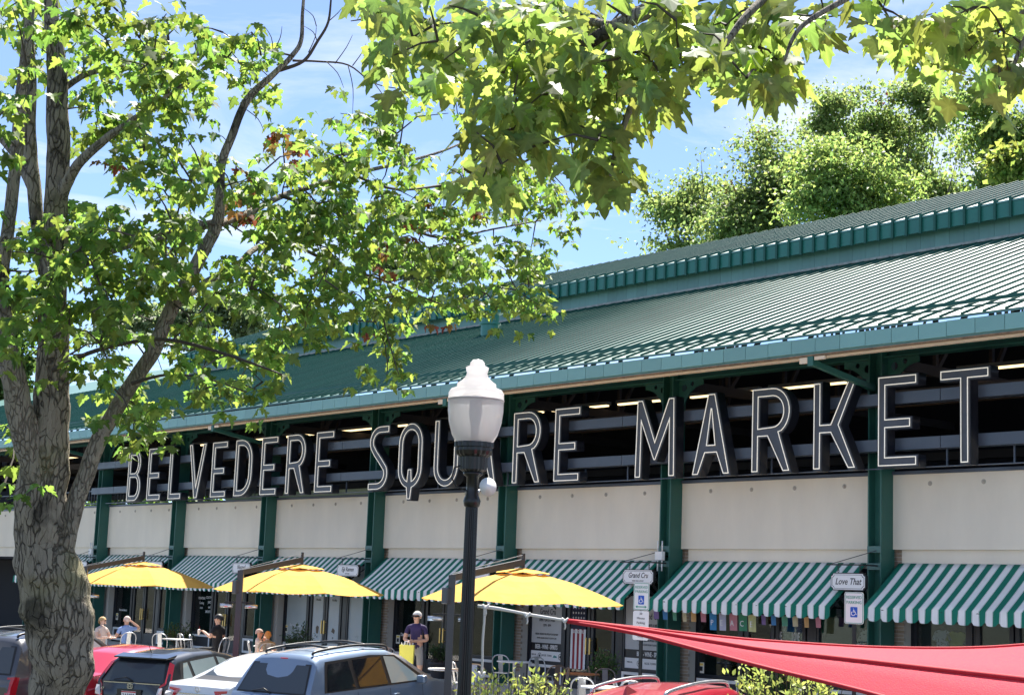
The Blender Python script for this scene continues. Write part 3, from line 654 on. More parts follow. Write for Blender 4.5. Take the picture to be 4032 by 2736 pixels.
def spray_leaves(cen, per, spread, size, rng, droop=0.75, whorl=4):
    """leaves in drooping whorls of a few, several whorls to a spray"""
    pos = []; ay = []; nn = []; sz = []
    for c in cen:
        k = max(1, int(round(rng.uniform(0.7, 1.3)*per/whorl)))
        for _ in range(k):
            node = c+rng.normal(size=3)*np.array([spread, spread, spread*0.75]); a0 = rng.uniform(0, 6.28); w = int(rng.integers(whorl-1, whorl+2)); dn = rng.uniform(0.7, 1.25)*droop
            for i in range(w):
                a = a0+i*2*math.pi/w+rng.normal()*0.35; h = np.array([math.cos(a), math.sin(a), 0.0])
                d = h*rng.uniform(0.35, 0.95)+np.array([0, 0, -dn])+rng.normal(size=3)*0.18
                pos.append(node+h*rng.uniform(0.02, 0.05)+np.array([0, 0, -rng.uniform(0, 0.03)])); ay.append(d)
                nn.append(h*0.75+np.array([0, 0, 0.75])+rng.normal(size=3)*0.38); sz.append(size*rng.uniform(0.6, 1.2))
    pos = np.array(pos); return pos, rot_from(np.array(ay), np.array(nn)), np.array(sz)
def twigs(cen, nodes, parent, m, r0=0.006, rng=None, name='twigs', maxlen=3.0):
    """thin twigs joining every spray to the nearest wood"""
    N_ = [np.array(n) for n in nodes]; mb = MB(); base = np.array(N_)
    order = sorted(range(len(cen)), key=lambda i: np.min(((base-cen[i])**2).sum(1)))
    pts = base.copy()
    for i in order:
        c = cen[i]; d = ((pts-c)**2).sum(1); j = int(np.argmin(d)); a = pts[j]; L_ = math.sqrt(d[j])
        if L_ < 0.03 or L_ > maxlen: pts = np.vstack([pts, c[None]]); continue
        mid = (a+c)/2+np.array([0, 0, 0.10*L_])+(rng.normal(size=3)*0.05*L_ if rng is not None else 0)
        mb.tube([a, mid, c], [r0*1.7, r0*1.2, r0*0.7], 5, cap=False)
        pts = np.vstack([pts, c[None], mid[None]])
    return stuff(mb.build(name, m, parent))

# ---------------- the big maple on the left
D0 = 14.0
bx = vpt(128, 1577, D0); gz = lot_z(bx.y)
mp1 = thing('maple_tree', 'large maple with rough mossy forked trunk and backlit green leaves beside the parked cars', 'tree', (0, 0, 0), group='maples in front of the market')
nod = []
tr = [(118, 2010, 110), (120, 1940, 84), (124, 1850, 66), (126, 1700, 60), (128, 1577, 61), (142, 1500, 70), (135, 1430, 76), (127, 1360, 80), (110, 1290, 72), (98, 1220, 65), (95, 1120, 57), (104, 1020, 53), (114, 930, 42), (120, 850, 37), (120, 700, 32), (125, 560, 28), (130, 420, 26), (132, 300, 26), (128, 150, 22), (118, 40, 17), (110, -120, 12), (120, -300, 7)]
trunk = limb(tr, D0, mp1, M_BARK, 'trunk', n=32, sub=6, knob=0.045, seed=3, nodes=nod)
base_p = vpt(118, 2230, D0)
limb([(96, 1150, 12), (82, 1080, 26), (58, 990, 33), (40, 900, 29), (22, 820, 26), (8, 740, 22), (2, 650, 18), (12, 560, 15), (25, 470, 14), (37, 360, 14), (46, 240, 13), (58, 120, 12), (70, 0, 9), (60, -150, 5)], (13.93, 13.3), mp1, M_BARK2, n=16, seed=4, nodes=nod)
limb([(108, 620, 20), (84, 500, 16), (75, 400, 16), (66, 300, 15), (70, 160, 13), (60, 20, 9)], (14.1, 14.6), mp1, M_BARK, n=14, seed=5, nodes=nod)
limb([(80, 440, 12), (40, 360, 11), (0, 310, 10), (-60, 260, 8)], (14.3, 14.9), mp1, M_BARK2, seed=6, nodes=nod)
limb([(150, 1430, 8), (146, 1360, 20), (142, 1310, 25), (143, 1250, 24), (163, 1170, 21), (190, 1090, 20), (215, 1020, 19), (250, 950, 18), (300, 870, 17), (345, 800, 17), (390, 700, 17), (440, 610, 15), (490, 515, 14), (500, 440, 11), (503, 370, 10), (530, 300, 9.5), (562, 225, 9), (620, 170, 7), (660, 130, 6), (683, 95, 5), (686, 40, 4), (692, -40, 3)], (13.90, 14.5), mp1, M_BARK2, n=14, seed=7, nodes=nod)
LIMBS = [
 ([(395, 690, 10), (470, 640, 9), (540, 600, 8), (578, 566, 7), (650, 545, 5), (760, 530, 3), (880, 560, 2)], (14.1, 17.0)),
 ([(488, 512, 9), (560, 485, 9), (640, 445, 7), (720, 420, 6), (800, 396, 5), (900, 372, 4), (1000, 345, 3), (1080, 310, 2)], (14.2, 18.5)),
 ([(640, 445, 5), (760, 480, 4), (880, 500, 4), (1000, 540, 3), (1120, 520, 2), (1230, 500, 1.5)], (14.9, 19.5)),
 ([(650, 545, 4), (760, 600, 4), (880, 640, 3), (1000, 690, 2), (1090, 700, 1.5)], (15.4, 18.5)),
 ([(800, 396, 4), (900, 430, 3), (1010, 420, 3), (1130, 400, 2), (1240, 380, 1.5)], (16.0, 20.0)),
 ([(130, 215, 8), (205, 165, 7), (330, 150, 6), (400, 135, 5), (480, 122, 4), (560, 150, 2)], (14.1, 14.6)),
 ([(138, 470, 8), (146, 430, 15), (160, 400, 13), (185, 365, 12), (240, 315, 10), (292, 280, 8), (350, 235, 4), (430, 190, 2)], (14.0, 13.5)),
 ([(125, 640, 10), (230, 580, 9), (330, 545, 9), (405, 525, 10), (488, 506, 10)], (14.3, 14.3)),
 ([(120, 840, 6), (220, 795, 5), (350, 770, 4), (450, 785, 4), (560, 820, 3), (640, 850, 2)], (13.8, 13.2)),
 ([(390, 135, 3), (382, 90, 3), (380, 40, 2)], (14.4, 14.3)),
 ([(635, 160, 5), (690, 138, 4), (722, 92, 3.5), (745, 50, 3), (752, -10, 2)], (14.4, 14.4)),
 ([(665, 138, 3), (720, 140, 2.5), (790, 148, 2), (850, 190, 1.4), (930, 205, 1)], (14.5, 15.2)),
 ([(668, 128, 2.5), (590, 110, 2), (540, 95, 1.5), (500, 70, 1)], (14.4, 14.3)),
 ([(300, 870, 5), (380, 850, 3), (470, 860, 2), (560, 890, 1.5)], (13.9, 13.4)),
 ([(850, 450, 2.5), (860, 600, 2), (870, 720, 2), (890, 800, 1.5), (905, 850, 1)], (16.3, 15.6)),
]
for i, (sp, D) in enumerate(LIMBS): limb(sp, D, mp1, M_BARK2 if sp[0][2] > 6 else M_TWIG, 'branch', n=8, seed=20+i, nodes=nod)
for a, b in (((700, 120), (718, 60)), ((718, 60), (690, 20)), ((745, 50), (775, 20)), ((720, 95), (690, 60)), ((760, 145), (800, 80)), ((800, 150), (830, 100)), ((620, 120), (600, 60)), ((620, 120), (640, 60)), ((560, 250), (600, 300)), ((740, 140), (780, 200)), ((790, 150), (800, 260)), ((520, 330), (480, 300)), ((610, 175), (560, 150)), ((850, 190), (880, 260))):
    limb([(a[0], a[1], 1.3), ((a[0]+b[0])/2+6, (a[1]+b[1])/2-4, 1.0), (b[0], b[1], 0.5)], 14.5, mp1, M_TWIG, 'twig', n=5, sub=3, seed=int(a[0]), nodes=None)
ELL = [(50, 50, 80, 70, 24), (200, 50, 130, 60, 30), (330, 70, 110, 60, 15), (250, 130, 110, 50, 16), (60, 150, 70, 60, 10), (440, 60, 90, 40, 9), (560, 120, 55, 50, 17), (575, 190, 45, 35, 14), (480, 140, 70, 40, 14), (360, 180, 110, 50, 24),
 (270, 230, 90, 50, 20), (370, 270, 90, 45, 18), (190, 170, 60, 50, 9), (440, 330, 50, 40, 8), (250, 330, 70, 35, 10), (370, 330, 70, 35, 10), (20, 250, 40, 120, 8), (10, 400, 30, 80, 6), (390, 410, 75, 50, 18), (450, 460, 60, 40, 10), (470, 380, 35, 40, 8),
 (130, 470, 60, 35, 14), (260, 510, 110, 40, 24), (380, 530, 90, 40, 18), (50, 540, 60, 50, 16), (130, 590, 110, 60, 32), (50, 660, 60, 60, 18), (160, 690, 100, 50, 22), (300, 590, 120, 50, 28), (440, 570, 90, 40, 16), (330, 660, 110, 40, 18), (230, 740, 110, 40, 18), (110, 800, 60, 40, 14), (50, 720, 50, 40, 10), (370, 740, 60, 30, 8),
 (520, 640, 110, 50, 24), (430, 770, 70, 35, 12), (560, 800, 90, 40, 16), (630, 850, 40, 45, 10), (500, 860, 60, 35, 9), (590, 905, 30, 40, 6), (280, 960, 60, 45, 20), (230, 890, 50, 40, 9), (320, 900, 50, 40, 7), (10, 1000, 26, 60, 8), (5, 1090, 26, 50, 6), (420, 880, 60, 40, 6),
 (560, 400, 60, 60, 14), (620, 480, 90, 60, 26), (700, 330, 70, 60, 18), (720, 420, 100, 70, 34), (780, 280, 60, 50, 10), (860, 340, 90, 60, 26), (700, 540, 110, 60, 32), (820, 460, 110, 70, 38), (660, 640, 100, 55, 28), (790, 620, 110, 55, 34), (740, 710, 120, 40, 24), (880, 560, 110, 60, 34), (930, 400, 90, 60, 24),
 (980, 500, 110, 70, 38), (940, 640, 110, 50, 32), (900, 700, 90, 40, 18), (1060, 420, 100, 70, 30), (1080, 560, 100, 60, 32), (1060, 660, 90, 45, 22), (1160, 480, 80, 70, 28), (1170, 590, 70, 50, 20), (1230, 420, 60, 60, 20), (1280, 380, 40, 40, 10), (1290, 490, 35, 50, 12), (1200, 700, 24, 60, 9), (1160, 670, 50, 40, 10), (890, 830, 28, 45, 9), (870, 770, 24, 30, 5), (1010, 250, 50, 40, 8), (930, 260, 60, 40, 9), (1090, 690, 40, 40, 8), (640, 740, 60, 30, 7), (820, 720, 60, 30, 8), (1190, 745, 30, 30, 5)]
Dm = lambda x, y, g_: 13.4+max(0, x-350)/950*5.6+g_.uniform(-1.1, 1.3)
g1 = np.random.default_rng(11)
HOLES = ((225, 418, 85, 58), (660, 45, 95, 75), (690, 225, 85, 62), (478, 285, 50, 75), (775, 170, 70, 75), (20, 430, 26, 60), (300, 410, 40, 40))
_cl = [(240, 965), (275, 910), (310, 855), (345, 800), (370, 745), (395, 690), (425, 640), (455, 580), (490, 515), (500, 440), (503, 370), (530, 300), (562, 225), (600, 185), (640, 150)]+[(130, y) for y in range(120, 450, 40)]+[(110, y) for y in range(860, 1200, 40)]+[(30, y) for y in range(840, 1000, 40)]+[(200, 350), (245, 312), (290, 280)]
cen1 = sprays(ELL, Dm, 0, 0, 0, 0, g1, dens=0.29, holes=HOLES, clear=_cl)
pos, rot, sz = spray_leaves(cen1, 22, 0.135, 0.120, g1)
dcam = ((pos-CAM)@CD); order = np.argsort(dcam/sz); big = order[:300]; rest = order[300:]
leaves_as_parts(pos[big], rot[big], sz[big], M_MAPLE, mp1)
crown1 = mass('crown', pos[rest], rot[rest], sz[rest], M_MAPLE, mp1)
twigs(cen1, nod, mp1, M_TWIG, 0.0055, g1)
dry = [np.array(atD(x*1.735, y*1.735, d)) for x, y, d in ((258, 385, 13.4), (600, 320, 14.4), (640, 330, 14.5), (555, 400, 14.3), (540, 450, 14.3), (580, 430, 14.4), (560, 490, 14.5), (870, 570, 16), (880, 600, 16), (935, 515, 16.5), (965, 520, 16.5), (825, 750, 16), (1000, 735, 16.5), (1070, 480, 17), (650, 290, 14.6), (990, 470, 17), (655, 330, 14.6), (530, 455, 14.3))]
pos, rot, sz = spray_leaves(dry, 7, 0.07, 0.095, g1, droop=1.2); mass('dry_leaves', pos, rot, sz, M_DRY, mp1)

# ---------------- the near maple overhead: its trunk stands outside the view on the right
mp2 = thing('maple_tree', 'nearer maple whose long leafy branch hangs down across the top of the sky', 'tree', group='maples in front of the market')
nod2 = []
t2 = Vector((23.6, -21.0, 0)); z0 = lot_z(-21.0)
P_, Q_ = smooth_path([t2+Vector((0, 0, z0-0.1)), t2+Vector((0.05, 0.1, 2)), t2+Vector((-0.05, 0.05, 4)), t2+Vector((-0.3, 0.1, 5.6)), t2+Vector((-0.4, 0.2, 7.5)), t2+Vector((-0.2, 0.3, 9.5))], [0.30, 0.24, 0.22, 0.20, 0.14, 0.07])
MB().tube(P_, Q_, 18).build('trunk', M_BARK, mp2, smooth=True)
s0 = t2+Vector((-0.3, 0.1, 5.4))
def limb3(pts, rad, name='branch', m=M_BARK2):
    P_, Q_ = smooth_path(pts, rad, 6); MB().tube(P_, Q_, 8).build(name, m, mp2, smooth=True); nod2.extend([np.array(p) for p in P_])
limb3([s0, vpt(2500, -260, 6.5), vpt(2100, -120, 6.9), vpt(1800, -60, 7.0), vpt(1560, -10, 7.0), vpt(1400, 60, 7.0), vpt(1300, 130, 7.1), vpt(1220, 240, 7.2), vpt(1120, 340, 7.3)], [0.10, 0.075, 0.06, 0.05, 0.042, 0.034, 0.026, 0.018, 0.009], 'limb')
limb3([vpt(1560, -10, 7.0), vpt(1480, 100, 6.8), vpt(1440, 220, 6.7), vpt(1400, 330, 6.7), vpt(1385, 400, 6.7)], [0.022, 0.018, 0.014, 0.011, 0.006])
limb3([vpt(1800, -60, 7.0), vpt(1700, 30, 6.5), vpt(1640, 110, 6.4), vpt(1600, 160, 6.4)], [0.022, 0.016, 0.012, 0.006])
limb3([vpt(1400, 60, 7.0), vpt(1250, 40, 7.4), vpt(1100, 50, 7.6), vpt(960, 60, 7.8), vpt(860, 70, 7.9)], [0.02, 0.016, 0.012, 0.009, 0.005])
limb3([vpt(2100, -120, 6.9), vpt(1950, -20, 6.4), vpt(1820, 60, 6.2), vpt(1780, 140, 6.2)], [0.02, 0.014, 0.01, 0.005])
limb3([vpt(2500, -260, 6.5), vpt(2420, -60, 6.9), vpt(2300, 40, 7.2), vpt(2180, 60, 7.4), vpt(2060, 110, 7.6)], [0.03, 0.022, 0.016, 0.011, 0.005])
limb3([vpt(2420, -60, 6.9), vpt(2330, 80, 6.8), vpt(2290, 180, 6.8)], [0.02, 0.012, 0.006])
ELL2 = [(860, 40, 70, 45, 11), (900, 100, 50, 40, 8), (960, 50, 80, 55, 16), (950, 140, 60, 50, 9), (1010, 130, 60, 50, 11), (1060, 60, 80, 60, 14), (1150, 40, 90, 50, 18), (1250, 60, 90, 70, 24), (1180, 140, 60, 60, 10), (1340, 60, 90, 70, 26), (1300, 170, 80, 60, 20), (1220, 220, 90, 50, 18), (1130, 190, 60, 50, 9), (1400, 150, 70, 70, 20), (1330, 260, 90, 60, 22), (1240, 290, 80, 50, 16), (1140, 280, 70, 50, 11), (1080, 330, 50, 50, 8), (1100, 400, 50, 40, 9), (1060, 440, 30, 30, 4), (1130, 440, 40, 25, 4), (1420, 260, 45, 60, 12), (1400, 350, 50, 55, 12), (1375, 430, 40, 35, 8), (1330, 350, 50, 40, 6), (1200, 360, 60, 30, 5), (1470, 60, 70, 60, 18), (1560, 50, 80, 60, 18), (1650, 60, 80, 60, 18), (1600, 130, 70, 45, 12), (1690, 140, 50, 40, 8), (1540, 150, 60, 40, 7), (1760, 40, 80, 50, 15), (1770, 120, 60, 60, 12), (1850, 40, 50, 50, 9), (1790, 190, 30, 30, 4), (1705, 200, 20, 20, 2), (1570, 200, 20, 20, 2), (1440, 180, 50, 50, 8),
 (2080, 40, 60, 30, 7), (2150, 60, 70, 50, 16), (2060, 110, 40, 25, 6), (2240, 60, 70, 60, 22), (2300, 130, 40, 60, 14), (2200, 130, 60, 40, 10), (2290, 210, 40, 30, 6), (1990, 20, 40, 25, 4), (1990, 70, 20, 20, 2), (2300, 30, 40, 40, 10)]
g2 = np.random.default_rng(5)
ELL2 = [(x, y-(26 if 150 < y else 8), rx, ry*0.92, n*(0.8 if 1150 < x < 1480 and 90 < y < 400 else 1.0)) for x, y, rx, ry, n in ELL2]
cen2 = sprays(ELL2, lambda x, y, q: 7.0+(0.4 if x > 2000 else 0)+max(0, 1100-x)/400*0.8+q.uniform(-0.7, 0.9), 0, 0, 0, 0, g2, dens=0.42)
pos, rot, sz = spray_leaves(cen2, 7, 0.07, 0.128, g2, droop=1.0)
dcam = ((pos-CAM)@CD); order = np.argsort(dcam/sz); big = order[:300]; rest = order[300:]
leaves_as_parts(pos[big], rot[big], sz[big], M_MAPLE2, mp2)
mass('crown', pos[rest], rot[rest], sz[rest], M_MAPLE2, mp2)
twigs(cen2, nod2, mp2, M_TWIG, 0.004, g2)

# ---------------- trees behind the market
QV = np.array([(0, 0, 0), (0.42, 0.5, 0.10), (0, 1.0, -0.08), (-0.42, 0.5, 0.10)], float); QF = np.array([(0, 1, 2), (0, 2, 3)], int)
def far_tree(label, base, h, lobes, n, col, tcol, size, seed, red=0.0, group='trees behind the market'):
    """lobes: (dx, dy, z, rx, rz) relative to base"""
    rg = np.random.default_rng(seed); t = thing('tree', label, 'tree', group=group)
    base = Vector(base); tops = [base+Vector((l[0], l[1], l[2])) for l in lobes]
    hub = base+Vector((0, 0, h*0.42))
    P_, Q_ = smooth_path([base, base+Vector((0.1, 0.05, h*0.2)), hub, base+Vector((0.2, 0, h*0.50))], [h*0.018, h*0.012, h*0.007, h*0.001]); MB().tube(P_, Q_, 10).build('trunk', M_TWIG, t, smooth=True)
    for c in tops:
        mid = hub.lerp(c, 0.55)+Vector((0, 0, -0.3)); P_, Q_ = smooth_path([hub, mid, c], [h*0.005, h*0.002, h*0.0002]); MB().tube(P_, Q_, 6).build('limb', M_TWIG, t, smooth=True)
    from mathutils import noise as mn
    w = np.array([l[3]**2*l[4] for l in lobes]); w = w/w.sum(); pos = []; nrm = []; off0 = Vector((seed*3.1, seed*1.7, seed*0.9)); want = int(n*0.78/16); got = 0; tries = 0
    while got < want and tries < want*12:
        tries += 1
        l = lobes[rg.choice(len(lobes), p=w)]; u = rg.normal(size=3); u /= np.linalg.norm(u); q = abs(rg.normal())*0.55+rg.uniform(0, 0.55)
        c = np.array(base)+np.array(l[:3])+u*q*np.array([l[3], l[3], l[4]]); cv_ = Vector(c)
        v_ = mn.noise(cv_*0.33+off0)+0.75*mn.noise(cv_*0.85+off0)+0.35*mn.noise(cv_*1.9+off0)
        if v_ < 0.10+0.25*max(0, q-0.8)+0.08*rg.normal(): continue
        le = rg.uniform(0.5, 1.05); off = rg.normal(size=(16, 3))*np.array([0.46, 0.46, 0.15])*le; off[:, 2] -= 0.28*(off[:, 0]**2+off[:, 1]**2)
        pos.append(c+off); nrm.append(np.tile(u, (16, 1))); got += 1
    pos = np.vstack(pos); nrm = np.vstack(nrm); k = len(pos)
    ay = nrm*0.5+rg.normal(size=(k, 3))*0.6; ay[:, 2] -= 0.45
    rot = rot_from(ay, rg.normal(size=(k, 3))*0.6+np.array([0, 0, 0.9])+nrm*0.3)
    sz = size*rg.uniform(0.6, 1.3, k)
    key = 'foliage_%d' % seed; m = leaf_mat(key, col, tcol, 0.56, rough=0.5, hv=0.035, vv=0.45)
    mass('crown', pos, rot, sz, m, t, QV, QF)
    if red:
        idx = rg.choice(k, int(k*red)); pick = pos[idx[:6]]; dd = np.array([q for q in pick]); pp = (dd[rg.integers(0, len(dd), 90)]+rg.normal(size=(90, 3))*0.25)
        mass('rusty_leaves', pp, rot[:90], sz[:90], M_DRY, t, QV, QF)
    return t
def lob(px, py, D, rxp, ryp, base):
    """a lobe measured in the photograph (2324 px view) at depth D"""
    p = vpt(px, py, D); b = Vector(base); s = 1.735*D/FPX
    return (p.x-b.x, p.y-b.y, p.z-b.z, rxp*s, ryp*s)
def tree_at(label, bpx, D, lobes, n, col, tcol, size, seed, red=0.0):
    b = vpt(bpx, 900, D); base = (b.x, b.y, -0.2)
    L = [lob(x, y, D+dd, rx, ry, base) for x, y, dd, rx, ry in lobes]
    return far_tree(label, base, max(l[2] for l in L)+1.5, L, n, col, tcol, size, seed, red)
G1 = ((0.085, 0.135, 0.038), (0.20, 0.30, 0.06))
tree_at('wide tree with rusty leaf tips rising behind the green roof, leftmost of the row', 1640, 74, [(1500, 560, 0, 46, 40), (1560, 480, 0, 80, 60), (1620, 390, 1, 85, 60), (1590, 350, 0, 45, 40), (1680, 470, -2, 90, 80), (1720, 360, 0, 70, 60), (1650, 540, -3, 90, 60), (1490, 450, 1, 30, 30), (1760, 320, 2, 50, 40), (1780, 420, -2, 80, 70), (1540, 570, 0, 70, 40), (1760, 540, -2, 80, 50), (1820, 340, 0, 60, 50)], 36000, (0.155, 0.20, 0.08), (0.35, 0.45, 0.13), 0.19, 31, red=0.02)
tree_at('bright green tree in the middle of the row behind the roof', 1880, 70, [(1900, 420, -3, 80, 80), (1860, 370, -2, 60, 60), (1950, 480, -3, 70, 60), (1830, 470, -3, 60, 60), (2060, 520, -4, 60, 50), (1990, 540, -4, 60, 40), (1960, 400, -2, 70, 60), (2040, 460, -3, 70, 60)], 26000, (0.18, 0.24, 0.085), (0.40, 0.52, 0.13), 0.19, 32)
tree_at('tall tree with dark open limbs behind the roof, highest of the row', 2010, 80, [(1900, 230, 0, 60, 45), (1960, 250, 1, 70, 55), (2070, 220, 0, 80, 50), (2010, 300, 2, 90, 60), (2100, 330, 1, 80, 70), (2130, 260, 0, 60, 60), (2060, 410, 3, 70, 60), (1870, 290, 0, 45, 40), (2150, 430, 2, 70, 60), (1960, 340, 0, 70, 60), (2180, 330, 0, 60, 60), (2200, 480, 1, 70, 60)], 32000, (0.165, 0.21, 0.085), (0.37, 0.48, 0.14), 0.20, 33, red=0.01)
tree_at('dense green tree at the right edge behind the roof', 2290, 68, [(2230, 260, 0, 80, 70), (2310, 300, 0, 70, 90), (2230, 380, 0, 60, 60), (2320, 430, 0, 60, 60), (2270, 200, 0, 60, 40)], 22000, (0.15, 0.205, 0.075), (0.36, 0.48, 0.12), 0.20, 34)
tree_at('small yellow green tree peeping over the roof at the right edge', 2330, 60, [(2310, 370, 0, 36, 36), (2330, 400, 0, 40, 30)], 5000, (0.19, 0.24, 0.06), (0.36, 0.42, 0.08), 0.26, 35)
tree_at('dark tree behind the far left end of the roof', 40, 110, [(20, 880, 0, 60, 90), (70, 960, 0, 50, 70), (-40, 820, 0, 60, 90), (10, 1080, 0, 70, 70), (60, 820, 0, 40, 40), (20, 760, 0, 40, 40)], 14000, (0.06, 0.11, 0.035), (0.15, 0.24, 0.05), 0.42, 36)
tree_at('hazy grey green tree glimpsed between the maple limbs above the roof', 470, 120, [(400, 720, 0, 60, 40), (330, 730, 0, 50, 36), (500, 700, 0, 60, 50), (560, 740, 0, 60, 36), (600, 690, 0, 50, 40), (450, 760, 0, 60, 40), (240, 750, 0, 60, 60)], 14000, (0.16, 0.20, 0.12), (0.32, 0.40, 0.18), 0.36, 37)  # leaf colours lightened a lot, distance haze is put into them
tree_at('low tree top above the roof behind the hanging maple leaves', 960, 110, [(900, 590, 0, 60, 30), (970, 600, 0, 60, 34), (1040, 600, 0, 50, 30), (1210, 620, 0, 24, 12)], 9000, (0.15, 0.19, 0.11), (0.30, 0.38, 0.17), 0.36, 38)
for i, (x, y) in enumerate(((-104, 34), (-114, 38), (-126, 34), (-93, 38))):                          # trees seen through the open upper storey
    far_tree(['spreading tree seen through the open upper storey', 'round tree beyond the open storey near the trunk', 'tree beyond the far left end of the hall', 'deep green tree seen past the guard rail'][i], (x, y, -0.2), 12, [(0, 0, 10, 4.6, 3), (3, 1, 8, 3.8, 3), (-3.2, 0, 8, 3.8, 3), (0, -1, 5.5, 5, 2.6)], 7000, (0.08, 0.14, 0.04), (0.22, 0.34, 0.06), 0.5, 50+i)

# ================================================================== awnings
def stripe_mat():
    m = bpy.data.materials.new('striped_awning_cloth'); m.use_nodes = True; t = m.node_tree; b = t.nodes['Principled BSDF']; N = t.nodes.new; L = t.links.new
    tcn = N('ShaderNodeTexCoord'); sx = N('ShaderNodeSeparateXYZ'); L(tcn.outputs['Object'], sx.inputs[0])
    d_ = N('ShaderNodeMath'); d_.operation = 'DIVIDE'; d_.inputs[1].default_value = STR; L(sx.outputs[0], d_.inputs[0])
    f = N('ShaderNodeMath'); f.operation = 'FRACT'; L(d_.outputs[0], f.inputs[0])
    cr_ = N('ShaderNodeValToRGB'); cr_.color_ramp.interpolation = 'CONSTANT'; e = cr_.color_ramp.elements
    G = (0.016, 0.205, 0.140, 1); Wt = (0.93, 0.93, 0.91, 1)
    e[0].position = 0; e[0].color = G; e[1].position = 0.47; e[1].color = Wt
    for p, c_ in ((0.505, (0.30, 0.42, 0.38, 1)), (0.525, Wt), (0.945, (0.30, 0.42, 0.38, 1)), (0.965, Wt)):
        q = e.new(p); q.color = c_
    L(f.outputs[0], cr_.inputs[0])
    n = N('ShaderNodeTexNoise'); n.inputs['Scale'].default_value = 2.2; n.inputs['Detail'].default_value = 5; L(tcn.outputs['Object'], n.inputs['Vector'])
    mr = N('ShaderNodeMapRange'); mr.inputs[1].default_value = 0.3; mr.inputs[2].default_value = 0.7; mr.inputs[3].default_value = 0.9; mr.inputs[4].default_value = 1.05; L(n.outputs['Fac'], mr.inputs[0])
    h = N('ShaderNodeHueSaturation'); L(cr_.outputs[0], h.inputs['Color']); L(mr.outputs[0], h.inputs['Value'])
    L(h.outputs[0], b.inputs['Base Color']); b.inputs['Roughness'].default_value = 0.8; b.inputs['Specular IOR Level'].default_value = 0.2
    tr = N('ShaderNodeBsdfTranslucent'); L(h.outputs[0], tr.inputs[0]); mx = N('ShaderNodeMixShader'); mx.inputs[0].default_value = 0.08
    L(b.outputs[0], mx.inputs[1]); L(tr.outputs[0], mx.inputs[2]); L(mx.outputs[0], t.nodes['Material Output'].inputs[0])
    return m
STR = 0.2975; NS = 18; AW = STR*(NS-0.53)
M_STRIPE = stripe_mat(); M_IRON = mat('black_iron', (0.012, 0.012, 0.014), 0.45, spec=0.5)
def awning(x0, label, right=None):
    w = right if right else AW
    t = thing('awning', label, 'awning', (x0+0.447, 0, 0), group='striped awnings over the shop fronts')
    a, b = (0.425, 3.124), (-0.694, 2.224); n = 10
    rg = random.Random(int(x0)); rows = []
    nx = int(w/0.1)
    for i in range(n+1):
        f = i/n; row = []
        for j in range(nx+1):
            x = w*j/nx; sag = -0.018*math.sin(math.pi*f)*(1+0.5*math.sin(x*2.1+x0))
            row.append((x, a[0]+(b[0]-a[0])*f, a[1]+(b[1]-a[1])*f+sag))
        rows.append(row)
    m = MB(); m.grid(rows); cn = m.build('canopy', M_STRIPE, t, smooth=True)
    sm = cn.modifiers.new('thick', 'SOLIDIFY'); sm.thickness = 0.006
    # scalloped valance
    m = MB(); k = 0; per = STR; step = 12; rows = [[], [], []]
    prof = [0.0, 0.045, 0.055, 0.058, 0.06, 0.061, 0.06, 0.058, 0.055, 0.045, 0.02, 0.0]
    N_ = int(w/per*step)
    for j in range(N_+1):
        x = j*per/step; s = prof[(j+6) % step]; zz1 = 2.03-s; fl = 0.012*math.sin(x*9+x0)+0.008*math.sin(x*23)
        rows[0].append((x, -0.696, 2.226)); rows[1].append((x, -0.700-fl*0.4, 2.13)); rows[2].append((x, -0.702-fl, zz1))
    m.grid(rows); m.build('valance', M_STRIPE, t, smooth=True)
    f = MB()
    f.bar((0.02, -0.68, 2.20), (w-0.02, -0.68, 2.20), 0.03); f.build('frame_bar', M_IRON, t)
    for x in (0.02, w*0.5, w-0.02):
        MB().bar((x, -0.67, 2.19), (x, 0.42, 2.9), 0.025).build('frame_arm', M_IRON, t)
    return t
awn_lab = {6: 'striped awning right of the nearest column, cut by the frame edge', 0: 'large striped awning over the clothes window at the right edge', -6: 'striped awning with a row of small coloured flags under it', -12: 'striped awning behind the tip of the nearest yellow umbrella', -18: 'striped awning above the standing man, left of the lamp post', -24: 'striped awning behind the middle yellow umbrella', -30: 'striped awning between the far and middle yellow umbrellas', -36: 'striped awning behind the farthest yellow umbrella', -42: 'striped awning at the far left beside the maple trunk'}
for x0 in (0, -6, -12, -18, -24, -30, -36, -42): awning(x0, awn_lab[x0])

